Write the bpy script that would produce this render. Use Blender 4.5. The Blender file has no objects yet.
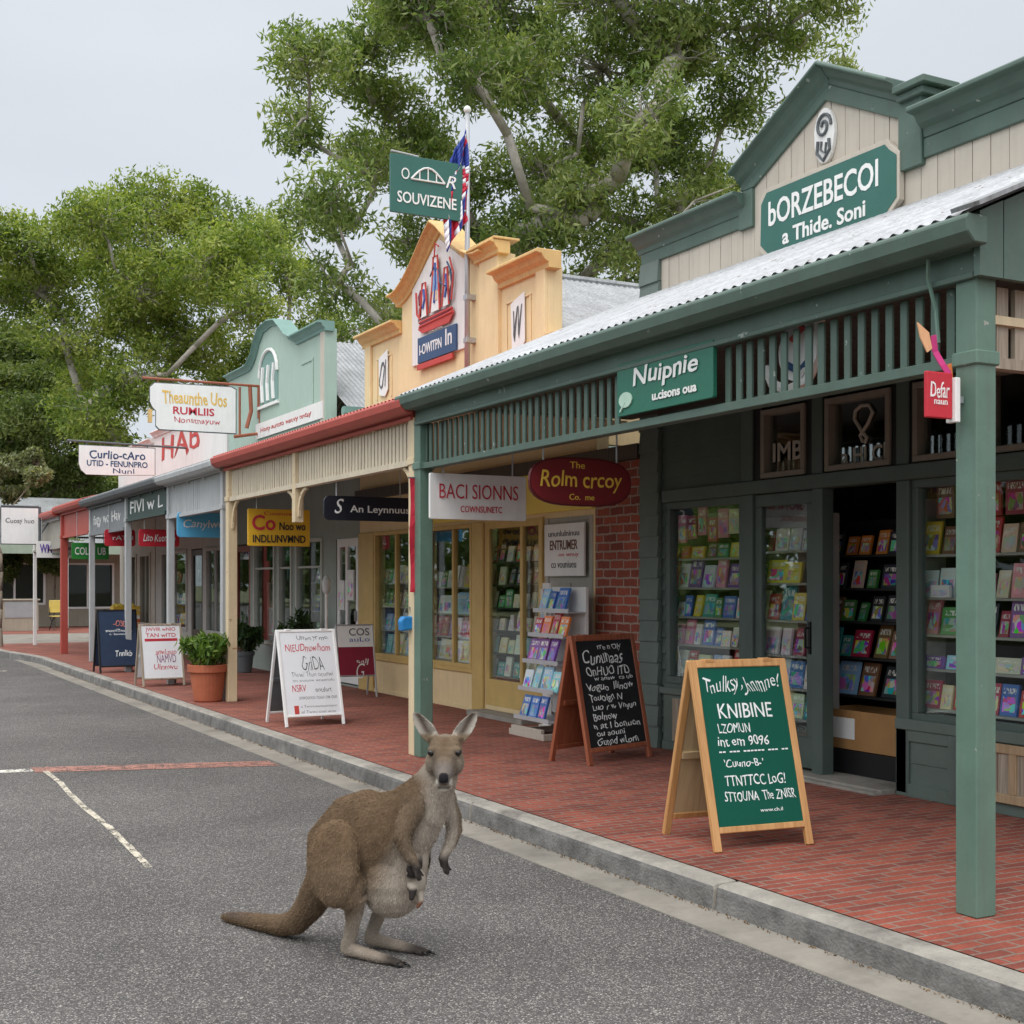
import bpy, bmesh, math, random
import numpy as np
from mathutils import Vector, Matrix, noise as mnoise
R = math.radians
random.seed(7)
SC = bpy.context.scene
COL = SC.collection

# ------------------------------------------------------------------ camera
TH = math.atan2(694, 1300)
cam_d = bpy.data.cameras.new('camera'); cam = bpy.data.objects.new('camera', cam_d); COL.objects.link(cam)
cam.location = (0, 0, 1.5); cam.rotation_euler = (R(90), 0, -TH)
cam_d.sensor_width = 36; cam_d.lens = 1300 / 1024 * 36; cam_d.shift_y = 71 / 1024
cam_d.clip_start = .05; cam_d.clip_end = 1500
SC.camera = cam
# ------------------------------------------------------------------ sky: overcast
SUN_EL, SUN_AZ = R(58), R(205)
w = bpy.data.worlds.new("World"); SC.world = w; w.use_nodes = True
nt = w.node_tree; nt.nodes.clear()
out = nt.nodes.new('ShaderNodeOutputWorld'); bg = nt.nodes.new('ShaderNodeBackground')
sky = nt.nodes.new('ShaderNodeTexSky'); sky.sky_type = 'NISHITA'; sky.sun_disc = False
sky.sun_elevation = SUN_EL; sky.sun_rotation = SUN_AZ
tc = nt.nodes.new('ShaderNodeTexCoord'); sep = nt.nodes.new('ShaderNodeSeparateXYZ')
ramp = nt.nodes.new('ShaderNodeValToRGB')                    # cloud deck: pale at the horizon, brightest overhead
for _ in range(2): ramp.color_ramp.elements.new(.5)
for e, (p, c) in zip(ramp.color_ramp.elements, ((0, (.645, .69, .745)), (.30, (.66, .705, .76)), (.46, (.71, .755, .81)), (.80, (1, 1, 1.02)))):
    e.position = p; e.color = (*c, 1)
mul = nt.nodes.new('ShaderNodeMath'); mul.operation = 'MULTIPLY_ADD'; mul.inputs[1].default_value = 1.0; mul.inputs[2].default_value = 0
zr = nt.nodes.new('ShaderNodeValToRGB')                     # overcast zenith is about three times its horizon
zr.color_ramp.elements[0].position = .42; zr.color_ramp.elements[0].color = (.60,) * 3 + (1,)
zr.color_ramp.elements[1].position = .80; zr.color_ramp.elements[1].color = (1.0,) * 3 + (1,)
nz = nt.nodes.new('ShaderNodeTexNoise'); nz.inputs['Scale'].default_value = 2.2; nz.inputs['Detail'].default_value = 5
mp = nt.nodes.new('ShaderNodeMapping'); mp.inputs['Scale'].default_value = (1, 1, 3.2)
nr = nt.nodes.new('ShaderNodeMapRange'); nr.inputs['From Min'].default_value = .3; nr.inputs['From Max'].default_value = .7
nr.inputs['To Min'].default_value = .95; nr.inputs['To Max'].default_value = 1.05
m1 = nt.nodes.new('ShaderNodeMix'); m1.data_type = 'RGBA'; m1.blend_type = 'MULTIPLY'; m1.inputs[0].default_value = 1
m2 = nt.nodes.new('ShaderNodeMix'); m2.data_type = 'RGBA'; m2.blend_type = 'MULTIPLY'; m2.inputs[0].default_value = 1
sc2 = nt.nodes.new('ShaderNodeVectorMath'); sc2.operation = 'SCALE'; sc2.inputs['Scale'].default_value = 22.5
mix = nt.nodes.new('ShaderNodeMix'); mix.data_type = 'RGBA'; mix.inputs[0].default_value = .94
L = nt.links.new
L(tc.outputs['Generated'], sep.inputs[0]); L(sep.outputs['Z'], mul.inputs[0]); L(mul.outputs[0], ramp.inputs[0]); L(sep.outputs['Z'], zr.inputs[0])
L(tc.outputs['Generated'], mp.inputs[0]); L(mp.outputs[0], nz.inputs['Vector']); L(nz.outputs['Fac'], nr.inputs['Value'])
L(ramp.outputs[0], m1.inputs[6]); L(nr.outputs[0], m1.inputs[7]); L(m1.outputs[2], m2.inputs[6]); L(zr.outputs[0], m2.inputs[7])
gd = nt.nodes.new('ShaderNodeVectorMath'); gd.operation = 'DOT_PRODUCT'; gd.inputs[1].default_value = (-.72, -.54, .44)   # the cloud is brighter round the hidden sun
gr = nt.nodes.new('ShaderNodeMapRange'); gr.inputs['From Min'].default_value = -.15; gr.inputs['From Max'].default_value = 1; gr.inputs['To Min'].default_value = 1; gr.inputs['To Max'].default_value = 1.9
gm = nt.nodes.new('ShaderNodeMath'); gm.operation = 'MULTIPLY'; gm.inputs[1].default_value = 22.5
L(tc.outputs['Generated'], gd.inputs[0]); L(gd.outputs['Value'], gr.inputs['Value']); L(gr.outputs[0], gm.inputs[0]); L(gm.outputs[0], sc2.inputs['Scale'])
L(m2.outputs[2], sc2.inputs[0]); L(sky.outputs[0], mix.inputs[6]); L(sc2.outputs[0], mix.inputs[7])
L(mix.outputs[2], bg.inputs['Color']); bg.inputs['Strength'].default_value = .10; L(bg.outputs[0], out.inputs[0])
sun_d = bpy.data.lights.new('sun', 'SUN'); sun_d.energy = 1.1; sun_d.angle = R(25); sun_d.color = (1, .97, .93)
sun = bpy.data.objects.new('sun', sun_d); COL.objects.link(sun)
sd = Vector((-math.cos(SUN_EL) * .80, -math.cos(SUN_EL) * .60, math.sin(SUN_EL)))
sun.rotation_euler = sd.to_track_quat('Z', 'Y').to_euler(); sun.location = (0, 0, 30)
SC.view_settings.view_transform = 'Standard'; SC.view_settings.look = 'None'; SC.view_settings.gamma = 1
SC.view_settings.exposure = -0.27
SC.render.engine = 'CYCLES'
SC.cycles.max_bounces = 8; SC.cycles.transparent_max_bounces = 12; SC.cycles.use_denoising = True
SC.cycles.sample_clamp_indirect = 6

# ------------------------------------------------------------------ helpers
ORG = {}
def tag(o, label=None, cat=None, group=None, kind=None):
    if label: o['label'] = label
    if cat: o['category'] = cat
    if group: o['group'] = group
    if kind: o['kind'] = kind
    return o
def thing(name, label, cat, loc=(0, 0, 0), rz=0, group=None, world=False):
    o = bpy.data.objects.new(name, None); COL.objects.link(o); o.empty_display_size = .1
    o.location = loc; o.rotation_euler = (0, 0, rz)
    tag(o, label, cat, group)
    if world: ORG[o.name] = Vector(loc)
    return o
class MB:
    def __init__(s): s.v = []; s.f = []; s.m = []; s.k = 0
    def add(s, vs, fs):
        n = len(s.v); s.v += [tuple(p) for p in vs]; s.f += [tuple(i + n for i in f) for f in fs]; s.m += [s.k] * len(fs); return s
    def box(s, x0, x1, y0, y1, z0, z1):
        return s.add([(x0, y0, z0), (x1, y0, z0), (x1, y1, z0), (x0, y1, z0), (x0, y0, z1), (x1, y0, z1), (x1, y1, z1), (x0, y1, z1)],
                     [(0, 3, 2, 1), (4, 5, 6, 7), (0, 1, 5, 4), (1, 2, 6, 5), (2, 3, 7, 6), (3, 0, 4, 7)])
    def prism(s, poly, ax, c0, c1):
        n = len(poly)
        P = {'x': lambda a, b, c: (c, a, b), 'y': lambda a, b, c: (a, c, b), 'z': lambda a, b, c: (a, b, c)}[ax]
        return s.add([P(a, b, c0) for a, b in poly] + [P(a, b, c1) for a, b in poly],
                     [tuple(range(n))[::-1], tuple(range(n, 2 * n))] + [(i, (i + 1) % n, n + (i + 1) % n, n + i) for i in range(n)])
    def bar(s, a, b, w, d=None, up=(0, 0, 1)):
        a, b = Vector(a), Vector(b); d = d or w; t = (b - a).normalized(); u = Vector(up)
        if abs(t.dot(u)) > .98: u = Vector((0, 1, 0))
        r = t.cross(u).normalized(); u = r.cross(t)
        vs = [p + r * i * w / 2 + u * j * d / 2 for p in (a, b) for i, j in ((-1, -1), (1, -1), (1, 1), (-1, 1))]
        return s.add(vs, [(3, 2, 1, 0), (4, 5, 6, 7)] + [(i, (i + 1) % 4, 4 + (i + 1) % 4, 4 + i) for i in range(4)])
    def tube(s, pts, rad, n=8, flat=None):
        pts = [Vector(p) for p in pts]; N = len(pts)
        rs = rad if isinstance(rad, (list, tuple)) else [rad] * N
        vs = []; fs = []; pr = None
        for i, p in enumerate(pts):
            t = (pts[min(i + 1, N - 1)] - pts[max(i - 1, 0)]).normalized()
            if pr is None: pr = t.orthogonal().normalized() if flat is None else (Vector(flat) - t * t.dot(Vector(flat))).normalized()
            pr = (pr - t * pr.dot(t)).normalized(); q = t.cross(pr)
            r = rs[i]; ra, rb = r if isinstance(r, tuple) else (r, r)
            for j in range(n):
                a = 2 * math.pi * j / n; vs.append(p + pr * math.cos(a) * ra + q * math.sin(a) * rb)
        for i in range(N - 1):
            for j in range(n):
                k = (j + 1) % n; fs.append((i * n + j, i * n + k, (i + 1) * n + k, (i + 1) * n + j))
        fs += [tuple(range(n))[::-1], tuple((N - 1) * n + j for j in range(n))]
        return s.add(vs, fs)
    def lathe(s, prof, c=(0, 0, 0), n=20):
        vs = []; fs = []
        for r, z in prof:
            for j in range(n):
                a = 2 * math.pi * j / n; vs.append((c[0] + r * math.cos(a), c[1] + r * math.sin(a), c[2] + z))
        for i in range(len(prof) - 1):
            for j in range(n):
                k = (j + 1) % n; fs.append((i * n + j, i * n + k, (i + 1) * n + k, (i + 1) * n + j))
        fs.append(tuple(range(n))[::-1])
        if prof[-1][0] > .001: fs.append(tuple((len(prof) - 1) * n + j for j in range(n)))
        return s.add(vs, fs)
    def ball(s, c, rad, n=14, m=9, rot=None):
        rad = rad if isinstance(rad, (tuple, list)) else (rad,) * 3
        vs = []; fs = []; rot = rot or Matrix.Identity(3)
        for i in range(m + 1):
            th = math.pi * i / m
            for j in range(n):
                a = 2 * math.pi * j / n
                vs.append(Vector(c) + rot @ Vector((rad[0] * math.sin(th) * math.cos(a), rad[1] * math.sin(th) * math.sin(a), rad[2] * math.cos(th))))
        for i in range(m):
            for j in range(n):
                k = (j + 1) % n
                if i == 0: fs.append((j, n + j, n + k))
                elif i == m - 1: fs.append((i * n + j, (m) * n + j, i * n + k))
                else: fs.append((i * n + j, (i + 1) * n + j, (i + 1) * n + k, i * n + k))
        return s.add(vs, fs)
    def mesh(s, name, mats, org=None):
        me = bpy.data.meshes.new(name)
        vs = s.v if org is None else [(a - org.x, b - org.y, c - org.z) for a, b, c in s.v]
        me.from_pydata(vs, [], s.f)
        for m in (mats if isinstance(mats, (list, tuple)) else [mats]): me.materials.append(m)
        if any(s.m): me.polygons.foreach_set('material_index', s.m)
        bm = bmesh.new(); bm.from_mesh(me); bmesh.ops.recalc_face_normals(bm, faces=bm.faces); bm.to_mesh(me); bm.free()
        return me
    def build(s, name, mats, parent=None, bev=0, smooth=False, org=None):
        o0 = ORG.get(parent.name) if parent is not None else org
        me = s.mesh(name, mats, o0)
        if smooth: me.polygons.foreach_set('use_smooth', [True] * len(me.polygons))
        o = bpy.data.objects.new(name, me); COL.objects.link(o)
        if parent is not None:
            o.parent = parent
            if parent.name in ORG: ORG[o.name] = ORG[parent.name]
        if bev:
            b = o.modifiers.new('bevel', 'BEVEL'); b.width = bev; b.segments = 2 if bev > .01 else 1; b.limit_method = 'ANGLE'; b.angle_limit = R(40)
        return o
def struct(name, mb, mats, **k): return tag(mb.build(name, mats, **k), kind='structure')
def copy_tree(o, parent=None):
    c = o.copy(); COL.objects.link(c)
    if parent is not None: c.parent = parent
    for ch in list(o.children): copy_tree(ch, c)
    return c

# text: outlines of the built-in font turned to mesh, fitted to a box, optionally hand-wobbled
def text_mb(string, width, height, bold=.0, shear=0, depth=.003, wob=0, seed=1):
    cu = bpy.data.curves.new('t', 'FONT'); cu.body = string; cu.size = 1; cu.offset = bold; cu.shear = shear; cu.extrude = .01; cu.resolution_u = 3
    cu.align_x = 'CENTER'
    o = bpy.data.objects.new('t', cu); me = o.to_mesh()
    v = np.empty(len(me.vertices) * 3, np.float32); me.vertices.foreach_get('co', v); v = v.reshape(-1, 3).astype(float)
    fs = [tuple(p.vertices) for p in me.polygons]; o.to_mesh_clear(); bpy.data.objects.remove(o); bpy.data.curves.remove(cu)
    if len(v) == 0: return [], []
    mn, mx = v.min(0), v.max(0); c = (mn + mx) / 2; e = np.maximum(mx - mn, 1e-4)
    v[:, 0] = (v[:, 0] - c[0]) / e[0] * width; v[:, 1] = (v[:, 1] - c[1]) / e[1] * height
    v[:, 2] = np.where(v[:, 2] > c[2], depth, 0)
    if wob:
        rg = random.Random(seed); ph = [rg.uniform(0, 6.28) for _ in range(6)]; k = 2 * math.pi / max(height, .01)
        x, y = v[:, 0].copy(), v[:, 1].copy()
        v[:, 0] += wob * height * (np.sin(k * .55 * y + k * .31 * x + ph[0]) + .6 * np.sin(k * 1.3 * y + ph[1]))
        v[:, 1] += wob * height * (np.sin(k * .42 * x + ph[2]) + .7 * np.sin(k * .95 * x + ph[3]) + .5 * np.sin(k * .9 * y + k * .5 * x + ph[4]))
    return v, fs
def lettering(parent, lines, name='lettering'):
    """lines: (text, cx, cz, width, height, material, opts) on the local plane y = -yo facing -Y; one part per line of writing"""
    out_ = []
    for i, ln in enumerate(lines):
        s, cx, cz, wd, ht, m = ln[:6]; op = dict(ln[6]) if len(ln) > 6 else {}
        yo = op.pop('yo', .012); mb = MB(); v, fs = text_mb(s, wd, ht, seed=i + len(s), **op)
        mb.add([(cx + a, -yo - c, cz + b) for a, b, c in v], fs); out_.append(mb.build(name, m, parent))
    return out_

# ------------------------------------------------------------------ materials
MATS = {}
def nodes(name):
    m = bpy.data.materials.new(name); m.use_nodes = True; n = m.node_tree; return m, n, n.nodes['Principled BSDF'], n.nodes.new, n.links.new
def M(name, col, rough=.6, var=.12, scale=4, metal=0, spec=.4, bump=.15, streak=0, peel=None, peel_amt=.5, dirt=0, coord='Object'):
    if name in MATS: return MATS[name]
    m, n, b, N, K = nodes(name)
    b.inputs['Roughness'].default_value = rough; b.inputs['Metallic'].default_value = metal; b.inputs['Specular IOR Level'].default_value = spec
    t = N('ShaderNodeTexCoord'); z = N('ShaderNodeTexNoise'); z.inputs['Scale'].default_value = scale; z.inputs['Detail'].default_value = 6; z.inputs['Roughness'].default_value = .65
    K(t.outputs[coord], z.inputs['Vector'])
    x = N('ShaderNodeMix'); x.data_type = 'RGBA'
    x.inputs[6].default_value = (*[c * (1 - var) for c in col], 1); x.inputs[7].default_value = (*[min(1, c * (1 + var)) for c in col], 1)
    r = N('ShaderNodeMapRange'); r.inputs[1].default_value = .3; r.inputs[2].default_value = .7
    K(z.outputs['Fac'], r.inputs[0]); K(r.outputs[0], x.inputs[0]); last = x.outputs[2]
    if streak:
        mp_ = N('ShaderNodeMapping'); mp_.inputs['Scale'].default_value = (9, 9, .7); z2 = N('ShaderNodeTexNoise'); z2.inputs['Scale'].default_value = 3; z2.inputs['Detail'].default_value = 5
        K(t.outputs[coord], mp_.inputs[0]); K(mp_.outputs[0], z2.inputs['Vector'])
        r2 = N('ShaderNodeMapRange'); r2.inputs[1].default_value = .45; r2.inputs[2].default_value = .75; r2.inputs[4].default_value = streak; K(z2.outputs['Fac'], r2.inputs[0])
        x2 = N('ShaderNodeMix'); x2.data_type = 'RGBA'; x2.inputs[7].default_value = (.10, .085, .065, 1); K(r2.outputs[0], x2.inputs[0]); K(last, x2.inputs[6]); last = x2.outputs[2]
    if dirt:
        z4 = N('ShaderNodeTexNoise'); z4.inputs['Scale'].default_value = 1.3; z4.inputs['Detail'].default_value = 8; z4.inputs['Roughness'].default_value = .7; K(t.outputs[coord], z4.inputs['Vector'])
        r4 = N('ShaderNodeMapRange'); r4.inputs[1].default_value = .5; r4.inputs[2].default_value = .72; r4.inputs[4].default_value = dirt; K(z4.outputs['Fac'], r4.inputs[0])
        x4 = N('ShaderNodeMix'); x4.data_type = 'RGBA'; x4.inputs[7].default_value = (.05, .045, .04, 1); K(r4.outputs[0], x4.inputs[0]); K(last, x4.inputs[6]); last = x4.outputs[2]
    if peel:
        z3 = N('ShaderNodeTexNoise'); z3.inputs['Scale'].default_value = 14; z3.inputs['Detail'].default_value = 7; K(t.outputs[coord], z3.inputs['Vector'])
        r3 = N('ShaderNodeMapRange'); r3.inputs[1].default_value = .72 - .09 * peel_amt; r3.inputs[2].default_value = .735 - .09 * peel_amt; K(z3.outputs['Fac'], r3.inputs[0])
        x3 = N('ShaderNodeMix'); x3.data_type = 'RGBA'; x3.inputs[7].default_value = (*peel, 1); K(r3.outputs[0], x3.inputs[0]); K(last, x3.inputs[6]); last = x3.outputs[2]
    K(last, b.inputs['Base Color'])
    if bump:
        bp = N('ShaderNodeBump'); bp.inputs['Strength'].default_value = bump; bp.inputs['Distance'].default_value = .01
        z5 = N('ShaderNodeTexNoise'); z5.inputs['Scale'].default_value = scale * 9; z5.inputs['Detail'].default_value = 4; K(t.outputs[coord], z5.inputs['Vector'])
        K(z5.outputs['Fac'], bp.inputs['Height']); K(bp.outputs[0], b.inputs['Normal'])
    MATS[name] = m; return m
def wood(name, a, b_, rough=.5, axis=2):
    if name in MATS: return MATS[name]
    m, n, b, N, K = nodes(name); b.inputs['Roughness'].default_value = rough
    t = N('ShaderNodeTexCoord'); mp_ = N('ShaderNodeMapping'); s = [26, 26, 26]; s[axis] = 1.6; mp_.inputs['Scale'].default_value = s
    z = N('ShaderNodeTexNoise'); z.inputs['Scale'].default_value = 1.6; z.inputs['Detail'].default_value = 6; z.inputs['Distortion'].default_value = .6
    K(t.outputs['Object'], mp_.inputs[0]); K(mp_.outputs[0], z.inputs['Vector'])
    r = N('ShaderNodeValToRGB'); r.color_ramp.elements[0].position = .3; r.color_ramp.elements[0].color = (*a, 1); r.color_ramp.elements[1].position = .7; r.color_ramp.elements[1].color = (*b_, 1)
    K(z.outputs['Fac'], r.inputs[0]); K(r.outputs[0], b.inputs['Base Color']); MATS[name] = m; return m
def brick_mat(name, c1, c2, mortar, bw, bh, ms, plane, rough=.8, stain=.35):
    m, n, b, N, K = nodes(name); b.inputs['Roughness'].default_value = rough; b.inputs['Specular IOR Level'].default_value = .3
    t = N('ShaderNodeTexCoord'); mp_ = N('ShaderNodeMapping')
    if plane == 'x': mp_.inputs['Rotation'].default_value = (0, 0, 0)
    K(t.outputs['Object'], mp_.inputs[0]); vec = mp_.outputs[0]
    sp = N('ShaderNodeSeparateXYZ'); cb = N('ShaderNodeCombineXYZ'); K(vec, sp.inputs[0])
    wz = N('ShaderNodeTexNoise'); wz.inputs['Scale'].default_value = 9; wz.inputs['Detail'].default_value = 2
    K(t.outputs['Object'], wz.inputs['Vector'])
    wm = N('ShaderNodeMapRange'); wm.inputs[3].default_value = -.012; wm.inputs[4].default_value = .012; K(wz.outputs['Fac'], wm.inputs[0])
    ad = N('ShaderNodeMath'); ad.operation = 'ADD'
    if plane == 'x': K(sp.outputs['Y'], cb.inputs[0]); K(sp.outputs['Z'], ad.inputs[0])
    else: K(sp.outputs['X'], cb.inputs[0]); K(sp.outputs['Y'], ad.inputs[0])
    K(wm.outputs[0], ad.inputs[1]); K(ad.outputs[0], cb.inputs[1])
    k = N('ShaderNodeTexBrick'); k.inputs['Scale'].default_value = 1; k.inputs['Brick Width'].default_value = bw; k.inputs['Row Height'].default_value = bh
    k.inputs['Mortar Size'].default_value = ms; k.inputs['Mortar Smooth'].default_value = .25; k.inputs['Bias'].default_value = -.1
    k.inputs['Color1'].default_value = (*c1, 1); k.inputs['Color2'].default_value = (*c2, 1); k.inputs['Mortar'].default_value = (*mortar, 1)
    K(cb.outputs[0], k.inputs['Vector'])
    z = N('ShaderNodeTexNoise'); z.inputs['Scale'].default_value = 1.7; z.inputs['Detail'].default_value = 8; z.inputs['Roughness'].default_value = .7; K(t.outputs['Object'], z.inputs['Vector'])
    r = N('ShaderNodeMapRange'); r.inputs[1].default_value = .38; r.inputs[2].default_value = .68; r.inputs[3].default_value = 1.12; r.inputs[4].default_value = 1 - stain; K(z.outputs['Fac'], r.inputs[0])
    z2 = N('ShaderNodeTexNoise'); z2.inputs['Scale'].default_value = 60; z2.inputs['Detail'].default_value = 4; K(t.outputs['Object'], z2.inputs['Vector'])
    r2 = N('ShaderNodeMapRange'); r2.inputs[1].default_value = .3; r2.inputs[2].default_value = .7; r2.inputs[3].default_value = .8; r2.inputs[4].default_value = 1.2; K(z2.outputs['Fac'], r2.inputs[0])
    mu = N('ShaderNodeMath'); mu.operation = 'MULTIPLY'; K(r.outputs[0], mu.inputs[0]); K(r2.outputs[0], mu.inputs[1])
    vm = N('ShaderNodeVectorMath'); vm.operation = 'SCALE'; K(k.outputs['Color'], vm.inputs[0]); K(mu.outputs[0], vm.inputs['Scale'])
    K(vm.outputs[0], b.inputs['Base Color'])
    bp = N('ShaderNodeBump'); bp.inputs['Strength'].default_value = .6; bp.inputs['Distance'].default_value = .006; bp.invert = True
    K(k.outputs['Fac'], bp.inputs['Height']); K(bp.outputs[0], b.inputs['Normal'])
    MATS[name] = m; return m
def asphalt_mat():
    m, n, b, N, K = nodes('asphalt'); b.inputs['Roughness'].default_value = .85; b.inputs['Specular IOR Level'].default_value = .3
    t = N('ShaderNodeTexCoord')
    v = N('ShaderNodeTexVoronoi'); v.inputs['Scale'].default_value = 165; K(t.outputs['Object'], v.inputs['Vector'])
    r = N('ShaderNodeValToRGB'); r.color_ramp.interpolation = 'LINEAR'
    els = r.color_ramp.elements; els[0].position = 0; els[0].color = (.050, .047, .045, 1); els[1].position = 1; els[1].color = (.36, .335, .30, 1)
    e = els.new(.5); e.color = (.088, .082, .078, 1); e = els.new(.84); e.color = (.130, .121, .113, 1)
    sp = N('ShaderNodeSeparateColor'); K(v.outputs['Color'], sp.inputs[0]); K(sp.outputs[0], r.inputs[0])
    z = N('ShaderNodeTexNoise'); z.inputs['Scale'].default_value = .55; z.inputs['Detail'].default_value = 7; z.inputs['Roughness'].default_value = .62; K(t.outputs['Object'], z.inputs['Vector'])
    q = N('ShaderNodeMapRange'); q.inputs[1].default_value = .3; q.inputs[2].default_value = .7; q.inputs[3].default_value = .74; q.inputs[4].default_value = 1.24; K(z.outputs['Fac'], q.inputs[0])
    vm = N('ShaderNodeVectorMath'); vm.operation = 'SCALE'; K(r.outputs[0], vm.inputs[0]); K(q.outputs[0], vm.inputs['Scale']); K(vm.outputs[0], b.inputs['Base Color'])
    bp = N('ShaderNodeBump'); bp.inputs['Strength'].default_value = .55; bp.inputs['Distance'].default_value = .006
    K(v.outputs['Distance'], bp.inputs['Height']); bp.invert = True; K(bp.outputs[0], b.inputs['Normal'])
    MATS['asphalt'] = m; return m
def worn_mat(name, col, wear, under=None):
    m, n, b, N, K = nodes(name); b.inputs['Roughness'].default_value = .7
    t = N('ShaderNodeTexCoord'); z = N('ShaderNodeTexNoise'); z.inputs['Scale'].default_value = 9; z.inputs['Detail'].default_value = 8; z.inputs['Roughness'].default_value = .75; K(t.outputs['Object'], z.inputs['Vector'])
    v = N('ShaderNodeTexVoronoi'); v.inputs['Scale'].default_value = 95; K(t.outputs['Object'], v.inputs['Vector'])
    sp = N('ShaderNodeSeparateColor'); K(v.outputs['Color'], sp.inputs[0])
    a = N('ShaderNodeMath'); a.operation = 'MULTIPLY_ADD'; a.inputs[1].default_value = .22; K(sp.outputs[0], a.inputs[0]); K(z.outputs['Fac'], a.inputs[2])
    r = N('ShaderNodeMapRange'); r.inputs[1].default_value = wear; r.inputs[2].default_value = wear + .1; K(a.outputs[0], r.inputs[0])
    b.inputs['Base Color'].default_value = (*col, 1)
    tr = N('ShaderNodeBsdfTransparent'); mx = N('ShaderNodeMixShader'); K(r.outputs[0], mx.inputs[0]); K(b.outputs[0], mx.inputs[1]); K(tr.outputs[0], mx.inputs[2])
    K(mx.outputs[0], n.nodes['Material Output'].inputs[0]); MATS[name] = m; return m
def glass_mat(name, tint=(.93, .96, .95), k=1.0):
    m, n, b, N, K = nodes(name); n.nodes.remove(b)
    tr = N('ShaderNodeBsdfTransparent'); tr.inputs[0].default_value = (*tint, 1); g = N('ShaderNodeBsdfGlossy'); g.inputs['Roughness'].default_value = .015
    g.inputs['Color'].default_value = (.9, .95, .95, 1)
    f = N('ShaderNodeFresnel'); f.inputs['IOR'].default_value = 1.42; mu = N('ShaderNodeMath'); mu.operation = 'MULTIPLY'; mu.inputs[1].default_value = k; K(f.outputs[0], mu.inputs[0])
    mx = N('ShaderNodeMixShader'); K(mu.outputs[0], mx.inputs[0]); K(tr.outputs[0], mx.inputs[1]); K(g.outputs[0], mx.inputs[2]); K(mx.outputs[0], n.nodes['Material Output'].inputs[0])
    MATS[name] = m; return m
def cover_mat():
    """printed covers: the object's own colour, a pale title band, a picture block and small print"""
    m, n, b, N, K = nodes('printed_cover'); b.inputs['Roughness'].default_value = .35
    t = N('ShaderNodeTexCoord'); oi = N('ShaderNodeObjectInfo'); sp = N('ShaderNodeSeparateXYZ'); K(t.outputs['Generated'], sp.inputs[0])
    cb = N('ShaderNodeCombineXYZ'); K(sp.outputs['Y'], cb.inputs[0]); K(sp.outputs['Z'], cb.inputs[1])
    ra = N('ShaderNodeMath'); ra.operation = 'MULTIPLY'; ra.inputs[1].default_value = 61; K(oi.outputs['Random'], ra.inputs[0]); K(ra.outputs[0], cb.inputs[2])
    def step(src, lo, hi):
        a = N('ShaderNodeMath'); a.operation = 'GREATER_THAN'; K(src, a.inputs[0]); a.inputs[1].default_value = lo
        c = N('ShaderNodeMath'); c.operation = 'LESS_THAN'; K(src, c.inputs[0]); c.inputs[1].default_value = hi
        d = N('ShaderNodeMath'); d.operation = 'MULTIPLY'; K(a.outputs[0], d.inputs[0]); K(c.outputs[0], d.inputs[1]); return d.outputs[0]
    def both(a, c):
        d = N('ShaderNodeMath'); d.operation = 'MULTIPLY'; K(a, d.inputs[0]); K(c, d.inputs[1]); return d.outputs[0]
    z = N('ShaderNodeTexVoronoi'); z.inputs['Scale'].default_value = 4.2; z.inputs['Randomness'].default_value = 1; wq = N('ShaderNodeTexNoise'); wq.inputs['Scale'].default_value = 2.5; wa = N('ShaderNodeVectorMath'); wa.operation = 'MULTIPLY_ADD'; wa.inputs[1].default_value = (.5, .5, 0); K(cb.outputs[0], wq.inputs['Vector']); K(wq.outputs['Color'], wa.inputs[0]); K(cb.outputs[0], wa.inputs[2]); K(wa.outputs[0], z.inputs['Vector'])
    hs = N('ShaderNodeHueSaturation'); hs.inputs['Saturation'].default_value = 1.1; hs.inputs['Value'].default_value = 1.1; K(z.outputs['Color'], hs.inputs['Color'])
    pic = both(step(sp.outputs['Z'], .12, .60), step(sp.outputs['Y'], .12, .88))
    x1 = N('ShaderNodeMix'); x1.data_type = 'RGBA'; K(pic, x1.inputs[0]); K(oi.outputs['Color'], x1.inputs[6]); K(hs.outputs[0], x1.inputs[7])
    # how strongly the picture shows differs from cover to cover
    x1b = N('ShaderNodeMix'); x1b.data_type = 'RGBA'; fr = N('ShaderNodeMath'); fr.operation = 'FRACT'; K(ra.outputs[0], fr.inputs[0])
    gp = N('ShaderNodeMapRange'); gp.inputs[1].default_value = .1; gp.inputs[2].default_value = .9; gp.inputs[3].default_value = .35; gp.inputs[4].default_value = .95; K(fr.outputs[0], gp.inputs[0])
    K(gp.outputs[0], x1b.inputs[0]); K(oi.outputs['Color'], x1b.inputs[6]); K(x1.outputs[2], x1b.inputs[7])
    w_ = N('ShaderNodeTexNoise'); w_.inputs['Scale'].default_value = 17; mp_ = N('ShaderNodeMapping'); mp_.inputs['Scale'].default_value = (1, .35, 1); K(cb.outputs[0], mp_.inputs[0]); K(mp_.outputs[0], w_.inputs['Vector'])
    g = N('ShaderNodeMath'); g.operation = 'GREATER_THAN'; g.inputs[1].default_value = .5; K(w_.outputs['Fac'], g.inputs[0])
    ti = both(both(step(sp.outputs['Z'], .70, .88), step(sp.outputs['Y'], .12, .88)), g.outputs[0])
    x2 = N('ShaderNodeMix'); x2.data_type = 'RGBA'; K(ti, x2.inputs[0]); K(x1b.outputs[2], x2.inputs[6]); x2.inputs[7].default_value = (.8, .78, .7, 1)
    K(x2.outputs[2], b.inputs['Base Color']); MATS['printed_cover'] = m; return m
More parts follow.
